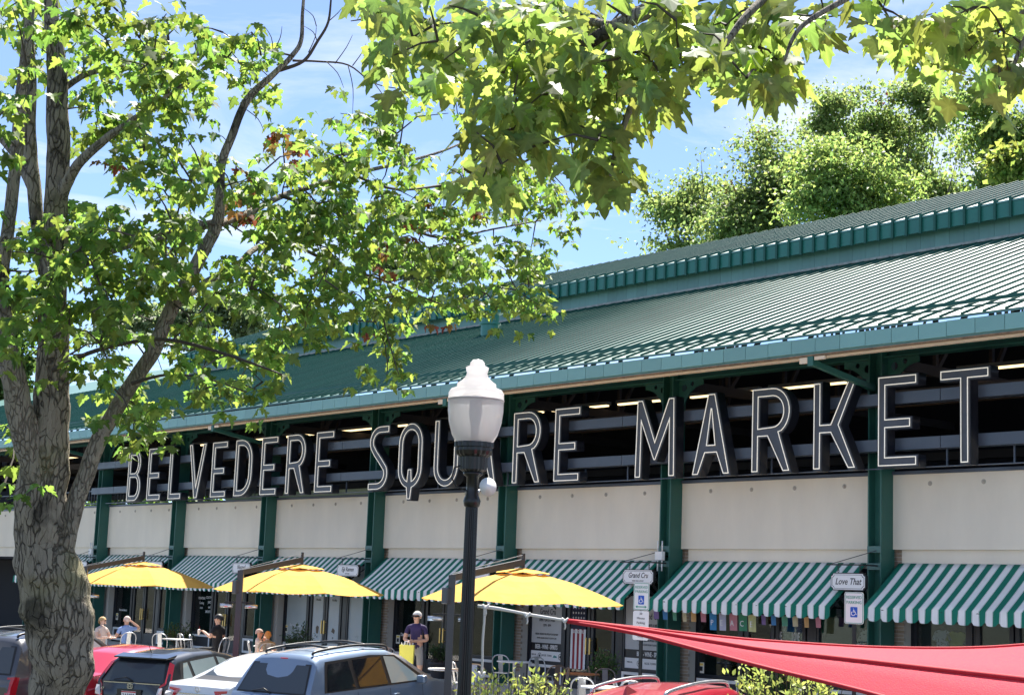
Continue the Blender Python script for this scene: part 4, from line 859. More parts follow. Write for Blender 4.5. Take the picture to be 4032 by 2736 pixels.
# ================================================================== hanging shop signs
M_SIGNW = mat('sign_white', (0.80, 0.80, 0.80), 0.5); M_INK = mat('sign_ink', (0.012, 0.012, 0.014), 0.6)
def notched(w, h, c=0.07):
    p = []
    for (sx, sy, a0) in ((1, 1, 270), (-1, 1, 0), (-1, -1, 90), (1, -1, 180)):
        cx, cy = sx*(w/2), sy*(h/2); seq = arc(cx, cy, c, c, a0, a0-90, 5)
        p += seq
    return p
def ring(w, h, c, t):
    a = notched(w, h, c); b = notched(w-2*t, h-2*t, c)
    return [a, b]
def hanging_sign(xc, w, z0, z1, text, sub, label, size, col_x):
    h = z1-z0; zc = (z0+z1)/2; xc += 0.37*(21.28-xc)/26.34
    t = thing('hanging_sign', label, 'sign', (xc, -0.43, zc), group='small hanging shop signs')
    link('board', curve_mesh('board', [notched(w, h, 0.05)], extrude=0.035, mats=[M_INK]), t, rot=(math.pi/2, 0, 0))
    link('face', curve_mesh('face', [notched(w-0.035, h-0.035, 0.05)], extrude=0.003, mats=[M_SIGNW]), t, (0, -0.037, 0), (math.pi/2, 0, 0))
    link('border_line', curve_mesh('border_line', ring(w-0.075, h-0.075, 0.05, 0.007), extrude=0.002, mats=[M_INK]), t, (0, -0.0405, 0), (math.pi/2, 0, 0))
    if text: put_text(text, size, M_INK, t, (0, -0.0415, 0.03 if sub else 0), shear=0.30, bold=0.0015, xs=0.86)
    if sub: put_text(sub, 0.045, M_INK, t, (0, -0.0415, -h*0.27))
    b = MB(); zb = h/2+0.16; L_ = col_x-xc
    L_ += 0.2; b.bar((-w/2-0.14, 0, zb), (L_, 0, zb), 0.025); b.bar((-w/2, 0, zb+0.02), (L_, 0.4, zb+0.30), 0.014); b.bar((L_, 0, zb), (L_, 0.42, zb), 0.03)
    b.build('bracket', M_IRON, t)
    for s in (-0.3, 0.3):
        c = MB()
        for q in range(3): c.tube([(s*w*1.05+0.018*math.cos(a), 0.0, h/2+0.03+q*0.045+0.026*math.sin(a)) if q % 2 == 0 else (s*w*1.05, 0.018*math.cos(a), h/2+0.03+q*0.045+0.026*math.sin(a)) for a in np.linspace(0, 2*math.pi, 9)], 0.006, 5)
        c.build('chain', M_IRON, t)
hanging_sign(-0.41, 0.88, 2.55, 2.90, 'Love That', '', 'hanging shop sign reading Love That above the nearer reserved parking sign', 0.185, 0.05)
hanging_sign(-6.57, 1.02, 2.56, 2.90, 'Grand Cru', 'WINE BAR & SHOP', 'hanging shop sign reading Grand Cru, above the farther reserved parking sign', 0.17, -5.95)
hanging_sign(-12.63, 1.05, 2.56, 2.90, '', '', 'hanging shop sign mostly hidden behind the lamp post and nearest umbrella', 0.2, -11.95)
hanging_sign(-18.72, 1.12, 2.56, 2.90, 'Ejji Ramen', 'NOODLES', 'hanging shop sign reading Ejji Ramen beside the middle umbrella', 0.17, -17.95)
hanging_sign(-24.83, 1.12, 2.56, 2.90, 'Neopol', 'SAVORY SMOKERY', 'hanging shop sign reading Neopol left of the middle umbrella', 0.19, -23.95)
hanging_sign(-30.78, 1.12, 2.56, 2.90, 'Green Fruit', '', 'hanging shop sign behind the farthest umbrella', 0.19, -29.95)
hanging_sign(-36.78, 1.12, 2.52, 2.86, 'Famous', 'BAR & GRILL', 'hanging shop sign reading Famous right of the maple trunk', 0.19, -35.95)

# ================================================================== antennas on columns
M_PLW = mat('white_plastic', (0.78, 0.79, 0.78), 0.45)
for x, lab in ((-5.86, 'white wireless antenna box on the column above the Grand Cru sign'), (-35.96, 'white wireless antenna box on the far column by the maple trunk')):
    t = thing('wireless_antenna', lab, 'antenna', (x, -0.10, 3.22), group='antenna boxes on the columns')
    o = MB().box(-0.12, 0.12, -0.05, 0.05, -0.10, 0.10).build('box', M_PLW, t); bevel(o, 0.015)
    for s in (-0.07, 0.07):
        for a, b in ((0.102, 0.34), (-0.34, -0.102)): MB().tube([(s, 0, a), (s, 0, b)], 0.016, 8).build('rod', M_PLW, t, smooth=True)
    MB().bar((0, 0.05, 0), (0, 0.29, 0), 0.04).build('mount', M_IRON, t)

# ================================================================== lamp post
M_POST = mat('black_post', (0.010, 0.010, 0.011), 0.32, spec=0.5)
def globe_mat():
    m = bpy.data.materials.new('lamp_globe_acrylic'); m.use_nodes = True; t = m.node_tree; b = t.nodes['Principled BSDF']
    b.inputs['Base Color'].default_value = (0.66, 0.64, 0.64, 1); b.inputs['Roughness'].default_value = 0.16; b.inputs['Specular IOR Level'].default_value = 0.6
    tr = t.nodes.new('ShaderNodeBsdfTranslucent'); tr.inputs[0].default_value = (0.95, 0.93, 0.93, 1); mx = t.nodes.new('ShaderNodeMixShader'); mx.inputs[0].default_value = 0.55
    tp_ = t.nodes.new('ShaderNodeBsdfTransparent'); m2 = t.nodes.new('ShaderNodeMixShader'); m2.inputs[0].default_value = 0.22
    t.links.new(b.outputs[0], mx.inputs[1]); t.links.new(tr.outputs[0], mx.inputs[2]); t.links.new(mx.outputs[0], m2.inputs[1]); t.links.new(tp_.outputs[0], m2.inputs[2]); t.links.new(m2.outputs[0], t.nodes['Material Output'].inputs[0]); return m
lp = atD(1857, 2000, 13.1); lz = lot_z(lp[1])
lt = thing('lamp_post', 'black fluted lamp post with a white acorn globe in front of the sign', 'street lamp', (lp[0], lp[1], lz))
ZT = 2.20+(2341-1748)/(FPX/13.1)-lz-0.20                                            # top of the post under the globe
MB().lathe([(0.20, 0), (0.20, 0.12), (0.16, 0.2), (0.14, 0.5), (0.10, 0.62), (0.065, 0.66)], n=24).build('base', M_POST, lt)
MB().lathe([(0.060, 0.66), (0.050, ZT-0.32)], n=32, flute=0.16).build('post', M_POST, lt)
MB().lathe([(0.050, ZT-0.32), (0.062, ZT-0.31), (0.070, ZT-0.27), (0.060, ZT-0.24), (0.050, ZT-0.22), (0.050, ZT-0.08), (0.078, ZT-0.06), (0.08, ZT-0.04)], n=28).build('collar', M_POST, lt, smooth=True)
MB().lathe([(0.080, ZT-0.04), (0.11, ZT-0.02), (0.115, ZT+0.08), (0.14, ZT+0.10), (0.15, ZT+0.13), (0.15, ZT+0.155), (0.16, ZT+0.16), (0.16, ZT+0.20)], n=40, flute=0.06).build('fitter', M_POST, lt)
gp = [(0.150, 0.20), (0.185, 0.26), (0.213, 0.36), (0.224, 0.45), (0.225, 0.52), (0.226, 0.535)]
gp2 = [(0.226, 0.537), (0.224, 0.60), (0.205, 0.635), (0.160, 0.655), (0.157, 0.69), (0.120, 0.72), (0.092, 0.755), (0.083, 0.79), (0.092, 0.825), (0.093, 0.845), (0.06, 0.865), (0.058, 0.89), (0.04, 0.915), (0, 0.925)]
MG = globe_mat()
MB().lathe([(0.03, ZT+0.2), (0.035, ZT+0.34), (0.055, ZT+0.42), (0.05, ZT+0.52), (0.02, ZT+0.58), (0, ZT+0.585)], n=16).build('lamp_bulb', M_PLW, lt, smooth=True)
MB().lathe([(r_, z+ZT) for r_, z in gp], n=48).build('globe', MG, lt, smooth=True)
MB().lathe([(0.219, ZT+0.531), (0.229, ZT+0.535), (0.229, ZT+0.545), (0.219, ZT+0.549)], n=48).build('seam_ring', mat('seam_ring', (0.5, 0.45, 0.42), 0.4), lt, smooth=True)
MB().lathe([(r_, 0.543+(z-0.537)*0.86+ZT) for r_, z in gp2], n=48).build('globe_cap', MG, lt, smooth=True)
fl = MB(); q = Vector(CR*0.10-CD*0.02); fl.tube([q+Vector((0, 0, ZT-0.16)), q*1.25+Vector((0, 0, ZT-0.15))-Vector(CD*0.05)], [0.03, 0.075], 16); fl.build('flood_lamp', M_PLW, lt, smooth=True)
w_ = MB(); w_.tube([Vector(CR*a-CD*0.03)+Vector((0, 0, ZT+b)) for a, b in ((-0.09, 0.02), (-0.15, -0.0), (-0.17, -0.08), (-0.13, -0.15), (-0.06, -0.18), (0.0, -0.19))], 0.007, 6); w_.build('cable', M_POST, lt, smooth=True)
MB().tube([Vector(CR*-0.06)+Vector((0, 0, ZT-0.20)), Vector(CR*0.06)+Vector((0, 0, ZT-0.20))], 0.022, 8).build('clamp', mat('zinc', (0.55, 0.55, 0.56), 0.4, metal=0.6), lt)

# ================================================================== yellow cantilever umbrellas
M_YEL = mat('yellow_canvas', (0.84, 0.475, 0.100), 0.85, var=0.10, vscale=1.6, bump=0.5, bscale=7, translucent=0.22, spec=0.2)
M_PAL = mat('charcoal_aluminium', (0.055, 0.056, 0.060), 0.4, spec=0.5)
M_WOODR = mat('umbrella_rib_wood', (0.12, 0.055, 0.03), 0.6)
def umbrella(ap, label, off_r, off_f):
    base = Vector((ap[0], ap[1], 0)); t = thing('cantilever_umbrella', label, 'umbrella', base, group='yellow umbrellas on the patio')
    za = ap[2]; RR = 2.08; n = 8; zr = za-0.60; ph = R(51.29)+R(22.5)
    cor = [(RR*math.cos(ph+2*math.pi*i/n), RR*math.sin(ph+2*math.pi*i/n)) for i in range(n)]
    m = MB(); rings = [0.0, 0.22, 0.5, 0.8, 1.0]
    def zprof(f): return zr+(za-zr)*(1-f)**1.0+0.09*math.sin(math.pi*f)
    for i in range(n):
        a, b = cor[i], cor[(i+1) % n]; rows = []
        for f in rings[1:]:
            row = []
            for s in np.linspace(0, 1, 5):
                x = (a[0]*(1-s)+b[0]*s)*f; y = (a[1]*(1-s)+b[1]*s)*f; inset = 1-0.035*math.sin(math.pi*s)*f
                row.append((x*inset, y*inset, zprof(f)-0.05*math.sin(math.pi*s)*f))
            rows.append(row)
        m.grid(rows)
    m.build('canopy', M_YEL, t)
    m = MB()
    for i in range(n):                                                     # wind vent with small tabs
        a, b = cor[i], cor[(i+1) % n]
        m.grid([[((a[0]*(1-s)+b[0]*s)*f, (a[1]*(1-s)+b[1]*s)*f, zprof(f)+0.035+0.02*math.sin(math.pi*s)) for s in np.linspace(0, 1, 3)] for f in (0.02, 0.14, 0.27)])
    m.build('vent_cap', M_YEL, t)
    for i in range(n):
        MB().bar((0.02*cor[i][0], 0.02*cor[i][1], za-0.05), (cor[i][0]*0.98, cor[i][1]*0.98, zr+0.0), 0.03, 0.025).build('rib', M_WOODR, t)
        MB().bar((0.03*cor[i][0], 0.03*cor[i][1], za-0.62), (cor[i][0]*0.42, cor[i][1]*0.42, zprof(0.42)-0.05), 0.022).build('strut', M_WOODR, t)
    MB().tube([(0, 0, za-0.72), (0, 0, za+0.10)], 0.028, 10).build('hub', M_PAL, t, smooth=True)
    # mast beside the canopy, slanting arm, stay
    rv = Vector((math.cos(_yaw), math.sin(_yaw), 0)); fv = Vector((-math.sin(_yaw), math.cos(_yaw), 0))
    pb = -rv*off_r-fv*off_f; zt = za-0.16
    MB().bar(pb+Vector((0, 0, 0.05)), pb+Vector((0, 0, zt)), 0.10, 0.13, up=rv).build('mast', M_PAL, t)
    top = Vector((0, 0, za+0.16)); MB().bar(pb+Vector((0, 0, zt-0.05)), top, 0.07, 0.12).build('arm', M_PAL, t)
    MB().bar(pb+Vector((0, 0, zt+0.03)), top+Vector((0, 0, 0.14)), 0.012).build('stay', mat('stay_wire', (0.55, 0.55, 0.55), 0.3, metal=0.7), t)
    MB().bar(top+Vector((0, 0, -0.15)), top+Vector((0, 0, 0.17)), 0.05).build('arm_head', M_PAL, t)
    o = MB().box(-0.09, 0.09, -0.07, 0.07, -0.15, 0.15).build('crank_box', M_PAL, t, loc=pb-rv*0.08+Vector((0, 0, zt-0.38))); bevel(o, 0.02)
    o = MB().box(-0.45, 0.45, -0.45, 0.45, 0, 0.09).build('base_slab', M_PAVE, t, loc=pb); bevel(o, 0.02)
    h = MB(); h.bar(pb-rv*0.32+Vector((0, 0, zt-0.72)), pb+rv*0.32+Vector((0, 0, zt-0.72)), 0.03); h.build('heater_bar', M_IRON, t)
    for s in (-1, 1): MB().tube([pb+rv*s*0.14+Vector((0, 0, zt-0.80)), pb+rv*s*0.42+Vector((0, 0, zt-0.80))], 0.045, 10).build('patio_heater', mat('heater_steel', (0.6, 0.6, 0.6), 0.25, metal=0.8), t, smooth=True)
umbrella(atD(2059, 2245, 32.0), 'nearest yellow cantilever umbrella, behind the lamp post', 1.32, 1.75)
umbrella(atD(1188, 2229, 38.8), 'middle yellow cantilever umbrella above the blue car', 1.17, 1.65)
umbrella(atD(564, 2217, 46.6), 'farthest yellow cantilever umbrella, beside the maple trunk', 1.26, 1.45)

# ================================================================== reserved parking signs
M_SGRN = mat('sign_green', (0.03, 0.30, 0.20), 0.5); M_SBLUE = mat('sign_blue', (0.015, 0.10, 0.50), 0.5)
def rrect(w, h, r_): return arc(w/2-r_, h/2-r_, r_, r_, 0, 90, 5)+arc(-w/2+r_, h/2-r_, r_, r_, 90, 180, 5)+arc(-w/2+r_, -h/2+r_, r_, r_, 180, 270, 5)+arc(w/2-r_, -h/2+r_, r_, r_, 270, 360, 5)
def parking_sign(px, pytop, pybot, D, label, arrow, extra):
    a = atD(px, pytop, D); b = atD(px, pybot, D); zc = (a[2]+b[2])/2; h = a[2]-b[2]; w = h*0.62
    x, y = a[0], a[1]; zg = 0.0 if y > -7.9 else lot_z(y)
    t = thing('parking_sign', label, 'sign', (x, y, zg), R(24)); zc -= zg
    link('panel', curve_mesh('panel', [rrect(w, h, 0.03)], extrude=0.003, mats=[M_SIGNW]), t, (0, 0, zc), (math.pi/2, 0, 0))
    rx = math.pi/2
    link('border', curve_mesh('border', [rrect(w-0.016, h-0.016, 0.025), rrect(w-0.03, h-0.03, 0.02)], extrude=0.001, mats=[M_SGRN]), t, (0, -0.005, zc), (rx, 0, 0))
    put_text('RESERVED', 0.062, M_SGRN, t, (0, -0.005, zc+h*0.33), xs=0.82); put_text('PARKING', 0.062, M_SGRN, t, (0, -0.005, zc+h*0.17), xs=0.86)
    q = h*0.17; zb = zc-h*0.13
    link('symbol_square', curve_mesh('symbol_square', [rrect(q*1.35, q*1.9, 0.01)], extrude=0.001, mats=[M_SBLUE]), t, (0, -0.005, zb), (rx, 0, 0))
    s = MB(); y0 = -0.0075
    def seg(pts, r_=0.006): s.tube([(p[0]*q, y0, zb+p[1]*q) for p in pts], r_, 5)
    seg([(-0.05, 0.45), (-0.02, 0.0), (0.28, 0.0), (0.42, -0.42), (0.55, -0.36)]); seg([(-0.03, 0.22), (0.25, 0.22)]); seg([(-0.12+0.36*math.cos(a_), -0.25+0.36*math.sin(a_)) for a_ in np.linspace(2.0, 6.0, 12)]); seg([(-0.06, 0.60), (-0.03, 0.62)], 0.012)
    s.build('wheelchair_symbol', M_SIGNW, t)
    if arrow:
        z_ = zc-h*0.38; link('arrow', curve_mesh('arrow', [[(-w*.36, 0), (-w*.24, 0.025), (-w*.24, 0.008), (w*.24, 0.008), (w*.24, 0.025), (w*.36, 0), (w*.24, -0.025), (w*.24, -0.008), (-w*.24, -0.008), (-w*.24, -0.025)]], extrude=0.001, mats=[M_SGRN]), t, (0, -0.005, z_), (rx, 0, 0))
    MB().bar((0, 0.03, -0.3), (0, 0.03, zc+h/2-0.03), 0.05, 0.045).build('post', M_POST, t)
    if extra:
        h2 = h*1.06; z2 = zc-h/2-h2/2-0.012
        link('lower_panel', curve_mesh('lower_panel', [rrect(w, h2, 0.03)], extrude=0.003, mats=[M_SIGNW]), t, (0, 0, z2), (rx, 0, 0))
        for i, s_ in enumerate(('30', 'Minute', 'Parking', 'For', 'Market', 'Only')): put_text(s_, 0.05, M_INK, t, (0, -0.005, z2+h2*0.40-i*h2*0.155))
    return t
parking_sign(2527, 2293, 2401, 27.4, 'reserved parking sign with arrow and a thirty minute panel below, under Grand Cru', True, True)
parking_sign(3363, 2330, 2455, 23.6, 'nearer reserved parking sign with blue wheelchair symbol, under Love That', False, False)

# ================================================================== bunting
fl_cols = {'p': (0.30, 0.20, 0.42), 'b': (0.10, 0.30, 0.62), 'g': (0.15, 0.42, 0.28), 'c': (0.75, 0.66, 0.42), 'o': (0.80, 0.47, 0.20), 'k': (0.75, 0.30, 0.36), 'B': (0.08, 0.32, 0.62), 'L': (0.62, 0.62, 0.76), 'A': (0.72, 0.30, 0.34), 'G': (0.08, 0.32, 0.18), 'Y': (0.72, 0.72, 0.34)}
bt = thing('flag_bunting', 'string of small coloured cloth flags spelling PEACE in the middle, under the awning', 'bunting', (-5.5, -0.45, 1.99))
YB_ = -0.45
def flag(xz, y0, y1, wz, c, ch=''):
    a = onY(2400+xz*0.4303, 2100+y0*0.4303, YB_); b = onY(2400+xz*0.4303, 2100+y1*0.4303, YB_); w = wz*0.4303/235*1.224/0.63
    m = MB(); zt = 2.0-1.99; zb_ = b[2]-1.99; x = a[0]+5.5
    m.grid([[(x+s*w/2*(1-0.06*k), 0.012*math.sin(s*2+x*5)+0.02*k, zt+(zb_-zt)*k) for s in (-1, -.5, 0, .5, 1)] for k in (0, 0.33, 0.66, 1)])
    f = m.build('flag', mat('flag_'+c, fl_cols[c], 0.9, translucent=0.3), bt, smooth=True)
    if ch: put_text(ch, 0.17, M_SIGNW, bt, (x, -0.03, (zt+zb_)/2-0.03), name='flag_letter')
for x, y0, y1, c in zip((425, 508, 594, 683, 765, 857, 1407, 1497, 1600, 1698, 1800, 1905), (720, 722, 730, 735, 738, 745, 770, 775, 780, 785, 792, 795), (780, 786, 795, 805, 805, 808, 833, 838, 845, 850, 858, 860), 'pbgcokpbgcok'): flag(x, y0, y1, 40, c)
for x, y1, c, ch in zip((947, 1033, 1130, 1220, 1305), (882, 886, 886, 890, 898), 'BLAGY', 'PEACE'): flag(x, 750, y1, 62, c, ch)
MB().tube([(i*0.26-0.15, 0, 0.015-0.006*(i % 2)) for i in range(21)], 0.006, 5).build('string', M_INK, bt)

# ================================================================== red shade sail and its ropes
M_SAIL = mat('red_sail_cloth', (0.70, 0.055, 0.09), 0.8, var=0.30, vscale=38, bump=0.3, bscale=120, translucent=0.28, spec=0.3)
M_HEM = mat('sail_hem', (0.52, 0.010, 0.028), 0.7, translucent=0.15)
sail = thing('shade_sail', 'taut red triangular shade sail stretching across the lower right corner', 'shade sail', (0, 0, 0))
K = atD(2236, 2442, 13.0)
xs_ = [2236, 2500, 2800, 3032, 3415, 3763, 4032, 4400, 5000]
top_y = [2441, 2470, 2503, 2524, 2547, 2552, 2539, 2500, 2400]; fold_y = [2443, 2476, 2524, 2560, 2603, 2642, 2672, 2716, 2790]; low_y = [2446, 2492, 2570, 2631, 2724, 2830, 2920, 3050, 3260]
rows = [[], [], [], [], []]
for i, x in enumerate(xs_):
    f = (x-2236)/(5000-2236); Dt = 13.0-f*3.2; Df = 13.0-f*5.2; Dl = 13.0-f*6.0
    a, b, c_ = atD(x, top_y[i], Dt), atD(x, fold_y[i], Df), atD(x, low_y[i], Dl)
    rows[0].append(tuple(a)); rows[1].append(tuple((a+b)/2-np.array([0, 0, 0.02*min(1, f*6)]))); rows[2].append(tuple(b)); rows[3].append(tuple(b*0.55+c_*0.45+np.array([0, 0, 0.03*f]))); rows[4].append(tuple(c_))
def dens(row, k=5): return smooth_path(row, [1]*len(row), k)[0]
cl = MB(); cl.grid([[tuple(p) for p in dens(r_)] for r_ in rows]); so_ = cl.build('cloth', M_SAIL, sail, smooth=True)
for k_, rr_ in ((0, 0.016), (2, 0.020), (4, 0.016)): MB().tube(dens(rows[k_], 4), rr_, 6).build('hem', M_HEM, sail, smooth=True)
M_ROPE = mat('white_rope', (0.74, 0.73, 0.70), 0.85, bump=0.5, bscale=300)
rope = thing('rope', 'white knotted rope running from the lamp post to the red sail', 'rope', (0, 0, 0))
ra = Vector(atD(1880, 2385, 13.05)); pts = [Vector(atD(x, y, 13.03)) for x, y in ((1880, 2385), (1910, 2388), (1960, 2395), (2020, 2406), (2080, 2418), (2140, 2428), (2200, 2437), (2238, 2443))]
MB().tube(pts, [0.014, 0.014, 0.013, 0.012, 0.012, 0.011, 0.011, 0.010], 8, jit=lambda i, j: 1+0.25*((i*7+j*3) % 3-1)*0.3).build('line', M_ROPE, rope, smooth=True)
for x, y in ((1912, 2388), (2075, 2420), (2224, 2441)):
    c_ = Vector(atD(x, y, 13.0)); MB().tube([c_+Vector((0.02*math.cos(a)*(1+0.3*math.sin(3*a)), 0.02*math.sin(a), 0.016*math.sin(2*a))) for a in np.linspace(0, 11, 20)], 0.009, 6).build('knot', M_ROPE, rope, smooth=True)
    MB().tube([c_, c_+Vector((0.01, 0, -0.05)), c_+Vector((0, 0, -0.07))], 0.007, 5).build('loose_end', M_ROPE, rope, smooth=True)
rope2 = thing('rope', 'white rope hanging straight down beside the lamp post, knotted at its end', 'rope', (0, 0, 0))
zt_ = Vector(atD(1908, 2390, 13.02)); zb_ = Vector(atD(1896, 2650, 13.02))
MB().tube([zt_.lerp(zb_, f)+Vector((0.004*math.sin(f*9), 0, 0)) for f in np.linspace(0, 1, 9)], 0.010, 7).build('line', M_ROPE, rope2, smooth=True)
c_ = zb_; MB().tube([c_+Vector((0.025*math.cos(a), 0.02*math.sin(a), 0.02*math.sin(2*a)-0.01)) for a in np.linspace(0, 11, 20)], 0.011, 6).build('knot', M_ROPE, rope2, smooth=True)

# ================================================================== tables, chairs, planters
M_ZINC = mat('galvanised_steel', (0.52, 0.53, 0.54), 0.32, metal=0.75, var=0.1, vscale=5); M_DCH = mat('gunmetal_chair', (0.14, 0.13, 0.13), 0.4, metal=0.5)
M_TTOP = mat('white_table_top', (0.76, 0.76, 0.75), 0.4, var=0.04)
def make_chair(m, label, loc, rz, group):
    t = thing('cafe_chair', label, 'chair', loc, rz, group)
    s = MB(); s.prism(rrect(0.40, 0.40, 0.07), (0, 0, 0.44), (1, 0, 0), (0, 1, 0), (0, 0, 0.02)); s.build('seat', m, t)
    for sx in (-1, 1):
        MB().tube([(sx*0.17, -0.17, 0.44), (sx*0.215, -0.21, 0.0)], [0.019, 0.014], 8).build('leg', m, t, smooth=True)
        MB().tube([(sx*0.17, 0.17, 0.44), (sx*0.215, 0.235, 0.0)], [0.019, 0.014], 8).build('leg', m, t, smooth=True)
    hoop = [(-0.19, 0.17, 0.45), (-0.205, 0.20, 0.62), (-0.19, 0.235, 0.76), (-0.12, 0.255, 0.835), (0, 0.26, 0.855), (0.12, 0.255, 0.835), (0.19, 0.235, 0.76), (0.205, 0.20, 0.62), (0.19, 0.17, 0.45)]
    P_, Q_ = smooth_path(hoop, [0.014]*9, 4); MB().tube(P_, Q_, 7).build('back_hoop', m, t, smooth=True)
    MB().grid([[(x, 0.185+0.075*f, 0.46+0.385*f) for x in (-0.055, 0, 0.055)] for f in (0, .33, .66, 1)]).build('splat', m, t)
    return t
def make_table(label, loc, group, top=M_TTOP, r_=0.40, z=0.74):
    t = thing('cafe_table', label, 'table', loc, 0, group)
    MB().lathe([(r_-0.02, z-0.03), (r_, z-0.025), (r_, z-0.004), (r_-0.006, z), (0, z)], n=36).build('top', top, t)
    MB().lathe([(0.035, 0.03), (0.035, z-0.03)], n=12).build('pedestal', M_ZINC, t); MB().lathe([(0.24, 0), (0.24, 0.012), (0.05, 0.035)], n=24).build('foot', M_ZINC, t)
    return t
M_WTOP = mat('brown_wood_top', (0.25, 0.12, 0.06), 0.6, var=0.25, vscale=8)
cafe = [((-4.85, -6.75), 'white round table right of the standing man, nearest the blue car', [(0.7, 0.15, 100), (-0.3, 0.62, 200)], M_TTOP),
        ((-7.9, -2.6), 'white round table behind the mast of the nearest umbrella', [(0.62, 0.3, 120), (-0.62, 0.2, 250)], M_TTOP),
        ((-11.3, -3.4), 'small white table left of the standing man', [(0.62, -0.1, 95), (-0.6, 0.2, 250)], M_TTOP),
        ((0.35, -7.35), 'white round table beside the red car roof', [(-0.62, 0.1, 260), (0.62, 0.1, 95), (-0.1, 0.66, 185)], M_TTOP),
        ((-3.4, -4.6), 'brown wooden table below the wine shop poster', [(-0.66, -0.1, 285), (0.05, -0.68, 10), (0.66, 0.15, 100), (-0.1, 0.66, 180)], M_WTOP),
        ((-20.6, -6.5), 'table of the seated woman and man in light blue', [], M_TTOP),
        ((-18.5, -5.5), 'grey table left of the man in black', [(-0.66, -0.1, 265), (0.0, 0.66, 185), (-0.5, 0.6, 215)], M_ZINC),
        ((-14.6, -5.0), 'white table of the couple behind the blue car', [], M_TTOP)]
k = 0; seen = {}
for (x, y), lab, ch, tp in cafe:
    make_table(lab, (x, y, 0), 'round tables on the patio', tp)
    for i, (dx_, dy_, a) in enumerate(ch):
        side = 'left of' if (dx_*CR[0]+dy_*CR[1]) < -0.25 else ('right of' if (dx_*CR[0]+dy_*CR[1]) > 0.25 else 'behind')
        cl_ = (('dark metal' if tp is M_WTOP else 'silver metal')+' cafe chair '+side+' the '+' '.join(lab.split()[:8]))
        if cl_ in seen: cl_ = cl_.replace(' cafe chair ', ' cafe chair farther ', 1)
        seen[cl_] = 1
        make_chair(M_DCH if tp is M_WTOP else M_ZINC, cl_, (x+dx_, y+dy_, 0), R(a-90+51), 'metal cafe chairs on the patio')
        k += 1
# shrubs: yellow green leaves
def shrub(label, c, rx, ry, rz, n, size, col, tcol, seed, group='shrubs and potted plants', zb=None):
    rg = np.random.default_rng(seed); t = thing('shrub', label, 'shrub', (0, 0, 0), group=group)
    c = np.array(c); u = rg.normal(size=(n, 3)); u /= np.linalg.norm(u, axis=1, keepdims=True); u[:, 2] = np.abs(u[:, 2])*1.0-0.15
    k_ = 55; tips = rg.normal(size=(k_, 3)); tips /= np.linalg.norm(tips, axis=1, keepdims=True); tips[:, 2] = np.abs(tips[:, 2])
    tip = c+tips*np.array([rx, ry, rz])*rg.uniform(0.75, 1.18, (k_, 1)); root = np.array([c[0], c[1], c[2]-rz*0.4 if zb is None else zb])
    st = MB()
    for q in tip: st.tube([root+rg.normal(size=3)*np.array([0.08, 0.08, 0]), (root+q)/2+rg.normal(size=3)*0.05, q], [0.008, 0.006, 0.003], 5, cap=False)
    stuff(st.build('stems', M_TWIG, t))
    idx = rg.integers(0, k_, n); f = rg.uniform(0.35, 1.05, (n, 1))**0.7; pos = root+(tip[idx]-root)*f+rg.normal(size=(n, 3))*0.045
    ay = (tip[idx]-root); ay /= np.linalg.norm(ay, axis=1, keepdims=True); ay = ay*0.6+rg.normal(size=(n, 3))*0.55+np.array([0, 0, 0.15])
    rot = rot_from(ay, rg.normal(size=(n, 3))*0.5+np.array([0, 0, 1.0])); sz = size*rg.uniform(0.6, 1.25, n)
    EV = np.array([(0, 0, 0), (0.24, 0.3, 0.05), (0.26, 0.55, 0.04), (0, 1, -0.06), (-0.26, 0.55, 0.04), (-0.24, 0.3, 0.05)]); EF = np.array([(0, 1, 2), (0, 2, 3), (0, 3, 4), (0, 4, 5)])
    mass('leaves', pos, rot, sz, leaf_mat('shrub_leaf_%d' % seed, col, tcol, 0.4, hv=0.03, vv=0.3), t, EV, EF); return t
YG = ((0.40, 0.44, 0.12), (0.55, 0.60, 0.14))
b1 = atD(1985, 2735, 15.0); shrub('yellow green leafy shrub at the foot of the lamp post', (b1[0], b1[1], b1[2]-0.06), 0.46, 0.46, 0.24, 1500, 0.058, *YG, 71, zb=lot_z(b1[1]))
b2 = atD(3110, 2720, 14.0); shrub('larger yellow green shrub under the red shade sail', (b2[0], b2[1], b2[2]-0.02), 0.44, 0.44, 0.28, 2000, 0.058, *YG, 72, zb=lot_z(b2[1]))
b3 = atD(2150, 2720, 15.2); shrub('low spreading yellow green shrub right of the lamp post', (b3[0], b3[1], b3[2]-0.06), 0.28, 0.28, 0.14, 600, 0.055, *YG, 73, zb=lot_z(b3[1]))
def planter(x, y, label, hgt=0.55, sph=0.3, seed=80, col=((0.05, 0.09, 0.03), (0.1, 0.18, 0.04))):
    t = thing('planter_pot', label+' pot', 'planter', (x, y, 0), group='plant pots on the patio')
    MB().lathe([(0.17, 0), (0.24, 0.36), (0.26, 0.37), (0.26, 0.42), (0.22, 0.42), (0.2, 0.38), (0, 0.38)], n=20).build('pot', mat('dark_pot', (0.03, 0.032, 0.036), 0.5), t)
    shrub(label, (x, y, 0.38+sph*0.6), sph, sph, sph*1.2, 700, 0.07, *col, seed, zb=0.38)
planter(-19.4, -1.2, 'round evergreen shrub by the shop door behind the couple', seed=81, sph=0.42)
planter(-13.6, -0.5, 'dark clipped shrub in front of the frosted door', seed=82, sph=0.26)
planter(-6.2, -1.4, 'trailing green plant under the wine shop poster', seed=83, sph=0.36, col=((0.06, 0.12, 0.035), (0.14, 0.25, 0.05)))
planter(-22.2, -3.5, 'dark green bush beside the maple trunk and seated woman', seed=84, sph=0.4)
